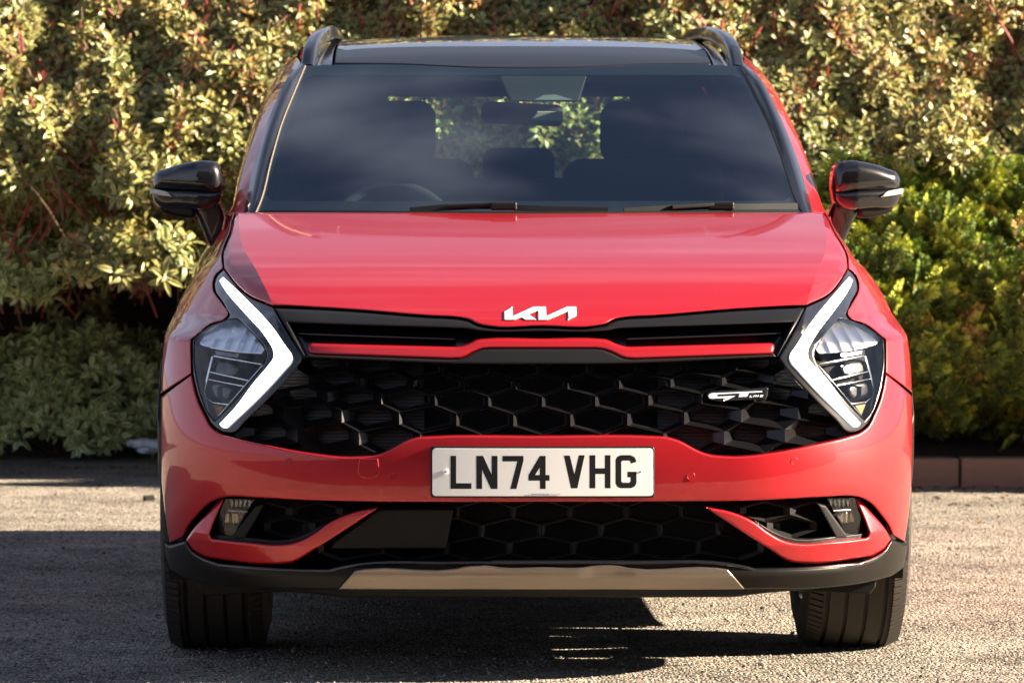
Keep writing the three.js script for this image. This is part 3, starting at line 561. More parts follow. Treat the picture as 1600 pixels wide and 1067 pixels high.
// lower cladding, skid plate, lip
{
  const top = [[847, 876, 1], [1000, 876], [1138, 879], [1160, 883], [1181, 888, 1], [1254, 886.5], [1344, 879, 1], [1368, 870], [1383, 860], [1394, 843, 1]];
  const half = [...Q(top), [.905, .300], [.922, .302], [.919, .27], [.908, .236], ...Q([[1392, 902], [1360, 910], [1308, 917], [1167, 921, 1], [847, 922, 1]])];
  const H = (x, y) => F(x, y) - .004 + .014 * smooth(.285, .25, y) * smooth(.85, .7, Math.abs(x));
  const edgeLow = [[1394, 846, 1], [1386, 863], [1370, 876], [1344, 886.5, 1], [1254, 893.5], [1181, 896, 1], [1158, 889.5], [1138, 886], [1000, 883.5], [847, 883.5, 1]];
  mesh('cladding_edge', panel({ out: full([...Q(top), ...Q(edgeLow).slice(1)]), H: (x, y) => F(x, y) + .004, r: .0075, skirt: .02, h: .02, inset: 0 }), M.gloss, car);
  mesh('lower_cladding', panel({ out: full(half), H, r: .007, skirt: .06, h: .03 }), M.clad, car);
  const sk = [[847, 885, 1], [912, 885], [926, 883], [966, 883], [982, 886], [1120, 886], [1138, 888.5, 1], [1165, 920, 1], [847, 921.5, 1]];
  const emb = (x, y) => { const ax = Math.abs(x); const b = smooth(.08, .13, ax) * smooth(.225, .175, ax); return H(x, y) + .012 - .0045 * b - .10 * Math.max(0, .262 - y) + .006 * smooth(.26, .285, y); };
  mesh('skid_plate', panel({ out: full(Q(sk)), H: emb, r: .004, skirt: .02, h: .014 }), M.skid, car);
  const lip = [...Q([[847, 919, 1], [1170, 918, 1], [1300, 912], [1340, 905, 1]]), ...Q([[1340, 914, 1], [1300, 920], [1180, 932], [1150, 936, 1], [847, 936.5, 1]])];
  mesh('bumper_lip', panel({ out: full(lip), H: off(-.035), r: .006, skirt: .25, h: .04 }), M.matte, car);
  const flap = panel({ out: [[.50, .212], [.835, .232], [.83, .195], [.815, .178], [.62, .186], [.54, .198]], H: () => -.40, r: .004, skirt: .01, h: .05 });
  for (const s of [1, -1]) mesh('air_deflector', s > 0 ? flap : mirrorX(flap), M.cover, car);
}
// side skin: x as a function of z and y
const lampSil = y => F(sideTop(y) * .9995, y);
const sideBack = poly([[.15, .86], [.25, .90], [.40, .922], [.6, .932], [.8, .936], [.93, .928], [1.0, .90], [1.06, .855], [1.1, .815], [1.124, .797], [1.244, .785], [1.408, .75], [1.52, .705], [1.594, .645], [1.63, .58]]);
function X(z, y) {
  const t = smooth(-.95, -2.1, z);
  let x = y < 1.1 ? lerp(sideTop(y), sideBack(y), t) : sideBack(y);
  const rear = smooth(-3.7, -4.5, z); x -= .16 * rear * rear;
  const arch = Math.min(Math.hypot(z + .93, y - .365), Math.hypot(z + 3.61, y - .365)); void arch;
  return x - .012 * smooth(.62, .5, y) * smooth(-1.35, -1.6, z) * smooth(-3.2, -3.0, z);
}
const arcPts = (cz, r, y0, n = 14, dir = 1) => { const a0 = Math.asin(clamp((y0 - .365) / r, -1, 1)), out = []; for (let i = 0; i <= n; i++) { const a = lerp(a0, Math.PI - a0, i / n); out.push([cz + r * Math.cos(a), .365 + r * Math.sin(a)]); } return dir > 0 ? out : out.reverse(); };
function sidePair(name, o, m) { const g = panel({ axis: 'x', H: X, r: .004, skirt: .02, h: .045, ...o }); mesh(name, g, m, car); mesh(name, mirrorX(g), m, car); }
{
  // fender: the part that faces forwards beside lamp and bonnet, and its flank
  const inner = [...Q([[1384.8, 583, 1], [1384.2, 530.5, 1]]), ...Q([[1384.2, 530.5, 1], [1353, 506.5], [1328, 496], [1325, 491.5], [1332, 474], [1342.5, 452], [1342, 441], [1337, 429], [1326.3, 419, 1]]).slice(1), ...Q([[1326.3, 419, 1], [1325, 399], [1316.2, 380.5], [1305.5, 363.5], [1297, 345.5], [1289, 332, 1]]).slice(1)];
  const sil = []; const yT = inner[inner.length - 1][1]; for (let i = 0; i <= 26; i++) { const y = lerp(yT, .668, i / 26); sil.push([sideTop(y) * .9994, y, i < 26 ? 1 : 0]); }
  const front = panel({ out: [...inner, ...sil], H: F, r: .0028, skirt: .02, h: .02 });
  const zs = []; for (let i = 0; i <= 16; i++) { const y = lerp(.50, yT, i / 16); zs.push([lampSil(y), y, 1]); }
  const flank = panel({ axis: 'x', out: [...zs.slice(0, -1), [zs[16][0], zs[16][1]], [-1.45, 1.10], [-1.45, .25], ...arcPts(-.93, .435, .50, 16).reverse().map(p => p).filter(p => p[0] < lampSil(.45) + .05)], H: X, r: 0, skirt: .02, h: .04, inset: 0 });
  const g = merge([front, flank]); mesh('fender', g, M.red, car); mesh('fender', mirrorX(g), M.red, car);
  sidePair('front_door', { out: [[-1.455, 1.10], [-1.455, .39], [-2.60, .39], [-2.60, 1.10]] }, M.red);
  sidePair('rear_door', { out: [[-2.605, 1.10], [-2.605, .39], [-3.12, .39], [-3.20, .55], [-3.45, .80], [-3.62, 1.10]] }, M.red);
  for (const [z, y] of [[-2.42, .90], [-3.36, .92]]) { const g = panel({ axis: 'x', out: rectSec(.20, .035, .015).map(p => [z + p[0], y + p[1]]), H: (a, b) => X(a, b) + .022, r: .012, skirt: .02, h: .02, inset: 0 }); mesh('door_handle', g, M.red, car); mesh('door_handle', mirrorX(g), M.red, car); }
  sidePair('rear_quarter', { out: [[-3.625, 1.10], [-3.45, .80], ...arcPts(-3.61, .435, .52, 12), [-4.05, .30], [-4.42, .30], [-4.46, .80], [-4.40, 1.10]] }, M.red);
  sidePair('sill', { out: [[-1.36, .39], [-1.36, .21], [-3.17, .21], [-3.17, .39]], H: (z, y) => X(z, y) - .003 }, M.clad);
  const ring = (cz, a) => [...arcPts(cz, .455, a, 18), ...arcPts(cz, .395, a, 18).reverse()];
  sidePair('wheel_arch_trim', { out: ring(-.93, .25), H: (z, y) => X(z, y) + .010 - .08 * smooth(-.555, -.46, z), r: .004, skirt: .05 }, M.clad);
  sidePair('wheel_arch_trim', { out: ring(-3.61, .25), H: (z, y) => X(z, y) + .004, r: .004, skirt: .05 }, M.clad);
}
// greenhouse
const wind = (x, y) => -1.13 - (y - 1.11) * 1.93 - .30 * x * x + .5 * (.04 - (y - 1.31) ** 2);
const onW = (px, py, d = 0) => { const p = hit(px, py, (x, y, z) => z - wind(x, y) - d, -.8, -2.6); return [p[0], p[1]]; };
const L2 = [[-1.45, 1.095], [-1.5, 1.124], [-1.8, 1.244], [-2.2, 1.408], [-2.5, 1.52], [-2.7, 1.594]];
{
  const edgeR = [[1253, 332], [1244, 314], [1223, 252], [1200, 191], [1176, 142], [1156, 103]];
  const topR = [[1156, 103, 1], [1110, 101.5], [1000, 101.5], [945, 104], [900, 106], [832, 107, 1]];
  const botR = [[832, 332.5, 1], [1253, 332.5, 1]];
  const W2 = (l, k = 5) => curve(l, k).map(p => onW(...p)).map(p => [Math.abs(p[0]), p[1]]);
  const half = [...W2(botR), ...W2(edgeR).slice(1), ...W2(topR).slice(1)];
  mesh('windscreen', panel({ out: full(half), H: wind, r: 0, skirt: 0, h: .04, inset: 0 }), M.glass, car);
  const ih = [...W2([[832, 314, 1], [1226, 314, 1]]), ...W2([[1226, 314, 1], [1236, 306], [1232, 291], [1214, 243], [1191, 188], [1170, 145], [1158, 122], [1145, 117, 1]]).slice(1), ...W2([[1145, 117, 1], [1000, 117], [832, 117, 1]]).slice(1)];
  mesh('windscreen_border', panel({ out: full(half), holes: [full(ih)], H: (x, y) => wind(x, y) - .006, r: 0, skirt: .004, h: .05, inset: 0 }), M.satin, car);
  // black trim and red pillar beside the windscreen
  const L0 = curve(edgeR.map(p => [...p]), 4).map(p => { const q = onW(...p); return [q[0], q[1], wind(...q)]; });
  const l1px = curve([[1272, 332], [1266, 312], [1246, 246], [1216, 174], [1186, 120], [1163, 99]], 4);
  const L1 = l1px.map((p, i) => at(p[0], p[1], L0[i][2] - .06));
  const l2c = curve(L2.map(p => [p[0], p[1]]), 4), L2p = l2c.map(p => [X(p[0], p[1]), p[1], p[0]]);
  const trim = net([L0, L0.map((p, i) => p.map((v, k) => lerp(v, L1[i][k], .5) + (k === 2 ? .028 : 0))), L1], 3);
  const lip = net([L0.map(p => [p[0], p[1], p[2]]), L0.map(p => [p[0] + .0025, p[1] + .001, p[2] + .009])], 3);
  const pil = net([L1, L1.map((p, i) => p.map((v, k) => lerp(v, L2p[i][k], .45) + (k === 0 ? .012 : k === 2 ? .015 : 0))), L2p], 3);
  for (const s of [1, -1]) { const m = g => s > 0 ? g : mirrorX(g); mesh('pillar_trim', m(trim), M.roof, car); mesh('windscreen_seal', m(lip), std(.13, .11, .09, .45), car); mesh('front_pillar', m(pil), M.red, car); }
  // side frames with windows
  const w1 = [[-1.98, 1.16], [-2.72, 1.15], [-2.76, 1.50], [-2.58, 1.50], [-2.25, 1.36]], w2 = [[-2.84, 1.15], [-3.55, 1.16], [-3.56, 1.46], [-2.84, 1.51]], w3 = [[-3.63, 1.19], [-4.0, 1.24], [-3.64, 1.44]];
  sidePair('side_frame', { out: [...l2c.map(p => [p[0], p[1]]), [-3.2, 1.602], [-3.7, 1.58], [-4.05, 1.53], [-4.40, 1.10]], holes: [w1, w2, w3], skirt: 0 }, M.red);
  sidePair('inner_trim', { out: [...l2c.map(p => [p[0] - .02, p[1]]), [-3.2, 1.58], [-3.7, 1.56], [-4.06, 1.52], [-4.2, 1.1], [-4.2, .5], [-1.5, .5]], holes: [w1, w2, w3], H: (z, y) => X(z, y) - .035, r: 0, skirt: -.025, inset: 0 }, M.interior);
  mesh('inner_pillar', both(net([L0.map(p => [p[0] - .004, p[1] - .01, p[2] - .03]), L0.map((p, i) => [lerp(p[0], L2p[i][0], .6) - .02, lerp(p[1], L2p[i][1], .6) - .01, lerp(p[2], L2p[i][2], .6) - .055]), L2p.map(p => [p[0] - .040, p[1], p[2] - .14])], 3)), M.interior, car);
  for (const w of [w1, w2, w3]) sidePair('side_window', { out: w, H: (z, y) => X(z, y) - .0358, r: 0, skirt: 0, inset: -.03 }, M.tinted);
}
// roof
const roofMid = spline([[-4.35, 1.545], [-4.0, 1.592], [-3.6, 1.625], [-3.2, 1.641], [-2.9, 1.641], [-2.6, 1.622], [-2.3, 1.588], [-2.12, 1.559], [-1.97, 1.523], [-1.9, 1.503]]);
const R = (x, z) => roofMid(z) - .050 * x * x - .25 * Math.max(0, Math.abs(x) - .5) ** 2;
const onR = (px, py) => { const p = hit(px, py, (x, y, z) => y - R(x, z), -1.85, -4.2); return [Math.abs(p[0]), p[2]]; };
{
  const fr = curve([[832, 105.3, 1], [900, 104.3], [945, 102.4], [1000, 99.8], [1112, 98.5, 1]], 5).map(p => onR(...p));
  const sp = curve([[832, 72.5, 1], [1000, 74], [1060, 76.5], [1088, 79, 1]], 4).map(p => onR(...p));
  const hd = { axis: 'y', H: R, r: .004, skirt: .02, h: .04 };
  mesh('roof_header', panel({ ...hd, out: full([...fr, [.535, -2.36], ...sp.slice().reverse()]) }), M.header, car);
  mesh('sunroof', panel({ ...hd, out: full([...sp, [.535, -2.368], [.53, -3.3], [0, -3.3]]) }), M.gloss, car);
  mesh('roof_panel', panel({ ...hd, out: full([[0, -3.305], [.53, -3.305], [.535, -4.0], [.50, -4.2], [0, -4.25]]) }), M.roof, car);
  const ed = [fr[fr.length - 1][0] + .004, fr[fr.length - 1][1]];
  const gutter = panel({ ...hd, H: (x, z) => R(x, z) - .006 - .06 * smooth(.565, .64, x), out: [ed, [.60, -2.085], [.628, -2.12], [.632, -2.7], [.625, -3.3], [.58, -4.05], [.54, -4.0], [.537, -3.0], [.54, -2.37]] });
  const rail = sweep([[.607, 1.508, -2.07], [.602, 1.560, -2.15], [.588, 1.603, -2.30], [.568, 1.628, -2.52], [.553, 1.641, -2.85], [.545, 1.640, -3.35], [.535, 1.615, -3.8], [.525, 1.570, -4.05]], rectSec(.040, .044, .012), 8, [.25, .5, .85]);
  for (const s of [1, -1]) { const m = g => s > 0 ? g : mirrorX(g); mesh('roof_gutter', m(gutter), M.roof, car); mesh('roof_rail', m(rail), M.roof, car); }
}
// back of the car
{
  const T = (x, y) => -4.16 - .16 * smooth(1.55, 1.05, y) - .20 * smooth(1.15, .75, y) + .10 * x * x;
  const win = [[-.44, 1.205], [.44, 1.205], [.40, 1.485], [-.40, 1.485]];
  mesh('tailgate', panel({ out: [[-.80, .62], [.80, .62], [.80, 1.08], [.75, 1.24], [.715, 1.42], [.62, 1.56], [-.62, 1.56], [-.715, 1.42], [-.75, 1.24], [-.80, 1.08]], holes: [win], H: T, r: .004, skirt: -.03, h: .05, flip: -1 }), M.red, car);
  mesh('tailgate_trim', panel({ out: [[-.76, .55], [.76, .55], [.785, 1.08], [.74, 1.24], [.705, 1.42], [.61, 1.55], [-.61, 1.55], [-.705, 1.42], [-.74, 1.24], [-.785, 1.08]], holes: [win], H: (x, y) => T(x, y) + .03, r: 0, skirt: .03, h: .06, inset: 0 }), M.interior, car);
  mesh('rear_window', panel({ out: win, H: T, r: 0, skirt: 0, h: .06, inset: -.004 }), M.rearglass, car);
  mesh('rear_bumper', panel({ out: [[-.84, .27], [.84, .27], [.84, .62], [-.84, .62]], H: (x, y) => -4.62 + .25 * Math.abs(x) ** 3, r: .02, skirt: -.08, h: .05, flip: -1 }), M.clad, car);
  mesh('roof_spoiler', rbox(1.06, .03, .22, .012, [0, 1.565, -4.16], [.12, 0, 0]), M.gloss, car);
  const tl = panel({ out: [[.42, .92], [.80, .90], [.80, 1.04], [.42, 1.0]], H: (x, y) => T(x, y) - .012, r: .008, skirt: -.02, h: .05, flip: -1 });
  for (const s of [1, -1]) mesh('tail_light', s > 0 ? tl : mirrorX(tl), phy(.25, .01, .01, .1), car);
  mesh('underbody', [rbox(1.24, .05, 3.9, .02, [0, .25, -2.3]), rbox(1.74, .05, 1.62, .02, [0, .25, -2.28]), rbox(1.2, .35, .9, .05, [0, .42, -.75])], M.dark, car);
}
// interior
{
  const it = M.interior;
  mesh('dashboard', [rbox(1.36, .20, .42, .06, [0, .97, -1.55]), rbox(.5, .07, .2, .03, [-.36, 1.085, -1.62])], it, car);
  mesh('headliner', panel({ axis: 'y', out: [[-.58, -2.12], [.58, -2.12], [.655, -2.5], [.655, -4.0], [.60, -4.2], [-.60, -4.2], [-.655, -4.0], [-.655, -2.5]], H: (x, z) => R(x, z) - .045, r: 0, skirt: 0, h: .1, inset: 0 }), M.interior, car);
  mesh('cabin_floor', rbox(1.5, .05, 2.9, .02, [0, .42, -2.7]), it, car);
  for (const s of [-1, 1]) {
    const seat = new THREE.Group(); seat.name = 'front_seat'; car.add(seat);
    mesh('seat_cushion', rbox(.50, .16, .52, .06, [s * .37, .62, -2.35]), M.seat, seat);
    mesh('seat_back', rbox(.48, .62, .14, .06, [s * .37, .96, -2.66], [.20, 0, 0]), M.seat, seat);
    mesh('headrest', rbox(.25, .19, .10, .05, [s * .37, 1.345, -2.72], [.12, 0, 0]), M.seat, seat);
    mesh('headrest_post', [0, 1].map(k => new THREE.CylinderGeometry(.006, .006, .16, 8).translate(s * .37 + (k - .5) * .12, 1.24, -2.705)), M.chrome, seat);
  }
  const rs = new THREE.Group(); rs.name = 'rear_seat'; car.add(rs);
  mesh('seat_cushion', rbox(1.25, .16, .5, .06, [0, .62, -3.2]), M.seat, rs);
  mesh('seat_back', rbox(1.22, .60, .14, .06, [0, .92, -3.5], [.28, 0, 0]), M.seat, rs);
  for (const x of [-.42, .02, .42]) mesh('headrest', rbox(.23, .15, .09, .04, [x, x === .02 ? 1.235 : 1.27, -3.58], [.15, 0, 0]), M.seat, rs);
  const wheel = new THREE.Group(); wheel.name = 'steering_wheel'; car.add(wheel);
  const tilt = g => flat(g.rotateX(-.42).translate(-.37, 1.02, -1.93));
  mesh('wheel_rim', tilt(new THREE.TorusGeometry(.18, .015, 12, 60)), phy(.03, .03, .032, .22, { clearcoat: .5, clearcoatRoughness: .2 }), wheel);
  mesh('wheel_hub', [tilt(new RoundedBoxGeometry(.15, .12, .05, 3, .03)), tilt(new RoundedBoxGeometry(.34, .035, .025, 2, .01))], it, wheel);
  // mirror and sensor box behind the glass
  const hs = curve([[777, 112, 1], [788, 140], [797, 158, 1], [905, 158.5, 1], [917, 120, 1], [919, 112, 1]], 3, true).map(p => onW(p[0], p[1], -.01));
  mesh('sensor_housing', panel({ out: hs, H: (x, y) => wind(x, y) - .012, r: .006, skirt: .05, h: .03, inset: 0 }), std(.004, .003, .0035, .8), car);
  mesh('camera_window', panel({ out: [[834, 156], [850, 148.5], [868, 147.5], [896, 156]].map(p => onW(p[0], p[1], -.008)), H: (x, y) => wind(x, y) - .009, r: 0, skirt: .002, h: .03, inset: 0 }), std(.16, .16, .165, .3), car);
  const q1 = at(752, 160, -2.05), q2 = at(880, 196, -2.05);
  mesh('rear_view_mirror', rbox(Math.abs(q2[0] - q1[0]), .062, .05, .02, [(q1[0] + q2[0]) / 2, (q1[1] + q2[1]) / 2, -2.05], [0, 0, -.05]), it, car);
  mesh('mirror_label', panel({ out: [[829, 187], [840, 174], [879, 174], [880, 188], [876, 190]].map(p => { const q = at(p[0], p[1], -2.02); return [q[0], q[1]]; }), H: () => -2.021, r: .001, skirt: .003, h: .05, inset: 0 }), std(.42, .44, .40, .5), car);
}
// wipers
{
  const P = (px, py, d = .03) => { const q = onW(px, py, d); return [q[0], q[1], wind(...q) + d]; };
  for (const l of [[[640, 329], [700, 324], [770, 322], [812, 323], [950, 327]], [[975, 330], [1050, 325], [1110, 322], [1140, 321], [1246, 320]]]) {
    const wp = new THREE.Group(); wp.name = 'wiper'; car.add(wp);
    mesh('wiper_blade', sweep([P(...l[0]), P(...l[1]), P(...l[2]), P(l[3][0], l[3][1] + 2), P(l[4][0], l[4][1] + 2)], [[-.006, -.008], [.006, -.008], [.003, .008], [-.003, .008]], 4), M.satin, wp);
    mesh('wiper_arm', sweep([P(l[1][0], l[1][1] - 1, .045), P(...[l[2][0], l[2][1] - 2], .05), P(l[3][0] - 4, l[3][1] - 3, .05)], rectSec(.016, .012, .004), 4), M.satin, wp);
    mesh('wiper_clip', rbox(.07, .022, .024, .006, P(l[2][0] + 17, l[2][1], .045)), M.satin, wp);
  }
  mesh('cowl', panel({ out: full([[0, 1.085], [.72, 1.075], [.745, 1.105], [.70, 1.118], [0, 1.114]]), H: (x, y) => wind(x, 1.11) + .07 - (y - 1.08) * 1.2, r: 0, skirt: 0, h: .06, inset: 0 }), M.matte, car);
}
// door mirrors
{
  const zM = -1.62, A = l => l.map(p => { const q = at(p[0], p[1], zM + .10); return [q[0] + .011 * smooth(.80, .87, q[0]), q[1]]; });
  const cap = A(curve([[1300, 300], [1298.5, 281], [1303, 259], [1308, 252.5], [1316, 251], [1345, 253.5], [1380, 262.5], [1400, 271.5], [1403.5, 280], [1403, 295, 1], [1358, 297.5], [1332, 299, 1]], 5, true));
  const shell = A(curve([[1299, 298, 1], [1330, 297.5, 1], [1403, 293.5, 1], [1406, 300], [1403, 312], [1396, 321], [1360, 325], [1336, 327], [1316, 326], [1303, 317]], 5, true));
  const base = A(curve([[1338, 323, 1], [1396, 319, 1], [1391, 330], [1375, 336], [1352, 340.5], [1338, 339]], 4, true));
  const stalk = A([[1304, 316], [1340, 322], [1352, 325], [1340, 331], [1334, 341], [1320, 378], [1316, 386], [1294, 360], [1299, 330]]);
  const ind = A(curve([[1371, 308, 1], [1380, 299.5], [1388, 297.5], [1406.5, 294.2, 1], [1407, 302.5, 1], [1390, 305.5]], 3, true));
  const bulge = (cx, cy, d) => (x, y) => zM + d - .9 * (x - cx) ** 2 - 1.5 * (y - cy) ** 2 - .35 * Math.max(0, x - cx);
  const c0 = cap.reduce((a, p) => [a[0] + p[0] / cap.length, a[1] + p[1] / cap.length], [0, 0]);
  const H1 = bulge(c0[0] - .02, c0[1] - .01, .14), H2 = (x, y) => H1(x, y) - .010;
  for (const s of [1, -1]) {
    const mr = new THREE.Group(); mr.name = 'door_mirror'; car.add(mr); const m = g => s > 0 ? g : mirrorX(g);
    mesh('mirror_cap', m(panel({ out: cap, H: H1, r: .028, skirt: .07, h: .014, inset: 0 })), M.gloss, mr);
    mesh('mirror_shell', m(panel({ out: shell, H: H2, r: .018, skirt: .07, h: .014, inset: 0 })), M.gloss, mr);
    mesh('mirror_base', m(panel({ out: base, H: (x, y) => H1(x, y) - .03, r: .01, skirt: .05, h: .02, inset: 0 })), M.clad, mr);
    mesh('mirror_stalk', m(panel({ out: stalk, H: (x, y) => zM + .06 - .25 * (c0[1] - y), r: .014, skirt: .05, h: .02, inset: 0 })), M.gloss, mr);
    mesh('indicator', m(panel({ out: ind, H: (x, y) => H1(x, y) + .001, r: .003, skirt: .02, h: .02, inset: 0 })), M.indicator, mr);
    mesh('mirror_glass', m(rbox(.13, .07, .006, .003, [c0[0], c0[1] - .015, zM + .012])), M.chrome, mr);
  }
}
// number plate
{
  const zP = .014, pl = new THREE.Group(); pl.name = 'number_plate'; car.add(pl);
  const A = l => l.map(p => { const q = at(p[0], p[1], zP); return [q[0], q[1], p[2]].slice(0, 2); });
  const rounded = (x0, y0, x1, y1, r) => { const o = []; for (const [cx, cy, a] of [[x1 - r, y0 + r, -90], [x1 - r, y1 - r, 0], [x0 + r, y1 - r, 90], [x0 + r, y0 + r, 180]]) for (let i = 0; i <= 4; i++) { const t = (a + i * 22.5) * Math.PI / 180; o.push([cx + r * Math.cos(t), cy + r * Math.sin(t)]); } return o; };
  const fl = (out, z, holes = [], r = .0004, skirt = .002) => panel({ out, holes, H: x => z - .10 * x * x, r, skirt, h: .03, inset: 0 });
  mesh('plate_surround', fl(A(rounded(672.5, 697.8, 1023.5, 777.8, 5)), zP, [], .003, .03), M.satin, pl);
  mesh('plate_face', fl(A(rounded(675.3, 700.7, 1020.7, 775.2, 5)), zP + .0016, [], .0006, .002), M.plate, pl);
  const ch = (nm, pts, holes = []) => mesh('character', fl(A(pts), zP + .00172, holes.map(A), 0, 0), M.ink, pl);
  const c1 = (x, y) => [660 + x / 8, 690 + y / 8], c2 = (x, y) => [850 + x / 8.42, 690 + y / 8.42];
  ch('L', [[350, 177], [421, 177], [421, 520], [613, 520], [613, 590], [350, 590]].map(p => c1(...p)));
  ch('N', [[674, 177], [757, 177], [866, 412], [866, 177], [939, 177], [939, 590], [857, 590], [746, 352], [746, 590], [674, 590]].map(p => c1(...p)));
  ch('7', [[1001, 177], [1264, 177], [1264, 237], [1175, 590], [1098, 590], [1187, 246], [1001, 246]].map(p => c1(...p)));
  ch('4', [[1468, 177], [1541, 177], [1541, 416], [1590, 416], [1590, 487], [1541, 487], [1541, 590], [1470, 590], [1470, 487], [1326, 487], [1326, 416]].map(p => c1(...p)), [[[1410, 416], [1468, 416], [1468, 320]].map(p => c1(...p))]);
  ch('V', [[262, 182], [340, 182], [401, 430], [460, 178], [537, 178], [440, 613], [357, 613]].map(p => c2(...p)));
  ch('H', [[600, 178], [677, 178], [677, 350], [803, 350], [803, 178], [877, 178], [877, 613], [803, 613], [803, 425], [677, 425], [677, 613], [600, 613]].map(p => c2(...p)));
  ch('G', [[1215, 268], [1143, 290], [1140, 262], [1128, 250], [1036, 250], [1019, 265], [1019, 522], [1036, 540], [1125, 540], [1142, 522], [1142, 470], [1101, 470], [1101, 396], [1220, 396], [1220, 545], [1198, 590], [1150, 613], [1010, 613], [965, 592], [944, 550], [944, 240], [965, 198], [1010, 178], [1140, 178], [1195, 205], [1215, 245]].map(p => c2(...p)));
  for (const [x, y, b] of [[696, 737, 1], [1000.5, 737.5, 0]]) {
    const q = at(x, y, zP); if (b) mesh('screw_cap', flat(new THREE.CylinderGeometry(.006, .0065, .0024, 24).rotateX(Math.PI / 2).translate(q[0], q[1], zP + .0028 - .1 * q[0] ** 2)), M.plate, pl);
    mesh('screw', flat(new THREE.CylinderGeometry(.0019, .0019, .002, 12).rotateX(Math.PI / 2).translate(q[0], q[1], zP + (b ? .0042 : .0026) - .1 * q[0] ** 2)), M.ink, pl);
  }
  const cv = document.createElement('canvas'); cv.width = 512; cv.height = 32; const cx = cv.getContext('2d'); cx.fillStyle = '#dcdde0'; cx.fillRect(0, 0, 512, 32); cx.fillStyle = '#333'; cx.font = 'bold 26px sans-serif'; cx.fillText('BROWN MOTORS OX2', 60, 26);
  const ct = new THREE.CanvasTexture(cv); ct.colorSpace = THREE.SRGBColorSpace;
  const a = at(824, 773.6, zP), b = at(876, 770.6, zP);
  mesh('small_print', flat(new THREE.PlaneGeometry(b[0] - a[0], b[1] - a[1]).translate((a[0] + b[0]) / 2, (a[1] + b[1]) / 2, zP + .0021)), new THREE.MeshStandardMaterial({ map: ct, roughness: .4 }), pl);
}
// badges
{
  const k = (x, y) => { const q = at(560 + x / 3.81, 440 + y / 3.81, -.10); return [q[0], q[1]]; };
  const lg = [[868, 228], [868, 182], [920, 153], [920, 206], [1045, 153], [1120, 153], [1120, 206], [1245, 153], [1302, 153], [1302, 204], [1250, 230], [1250, 180], [1132, 228], [1072, 228], [1072, 176], [1016, 197], [1062, 228], [996, 228], [970, 214], [935, 228]].map(p => k(...p));
  mesh('logo_badge', panel({ out: lg, H: (x, y) => skin(x, y, 0) + .006, r: .0012, skirt: .007, h: .02, inset: 0 }), M.logo, car);
  const zB = x => -.036, c = (x, y) => onF(1080 + x / 12.3, 595 + y / 12.3, -.03), D = d => (x, y) => F(x, y) - .034 + d;
  const bd = new THREE.Group(); bd.name = 'trim_badge'; car.add(bd); void zB;
  mesh('badge_base', panel({ out: [[300, 270], [330, 225], [420, 195], [1000, 165], [1475, 128], [1495, 150], [1470, 320], [1430, 355], [800, 385], [620, 405], [400, 375], [320, 335]].map(p => c(...p)), H: D(0), r: .002, skirt: .03, h: .02, inset: 0 }), M.gloss, bd);
  const L = [[[332, 300], [343, 262], [370, 248], [400, 240], [1365, 196], [1370, 222], [930, 240], [520, 260], [500, 268], [494, 282], [500, 298], [512, 304], [858, 290], [680, 380], [625, 385], [635, 332], [400, 345], [365, 340], [343, 325]], [[930, 232], [1115, 225], [1070, 310], [910, 318]],
    [[1140, 285], [1155, 284], [1143, 308], [1180, 307], [1177, 318], [1125, 320]], [[1210, 281], [1226, 280], [1210, 316], [1194, 317]], [[1246, 279], [1262, 278], [1282, 300], [1292, 277], [1308, 276], [1292, 312], [1276, 313], [1256, 293], [1247, 315], [1231, 316]], [[1340, 274], [1398, 271], [1393, 280], [1352, 282], [1349, 289], [1388, 287], [1384, 295], [1345, 297], [1341, 304], [1382, 302], [1378, 311], [1324, 313]]];
  L.forEach((p, i) => mesh('badge_letter', panel({ out: p.map(q => c(q[0], q[1])), H: D(.0035), r: .0004, skirt: .003, h: .02, inset: 0 }), M.logo, bd));
}
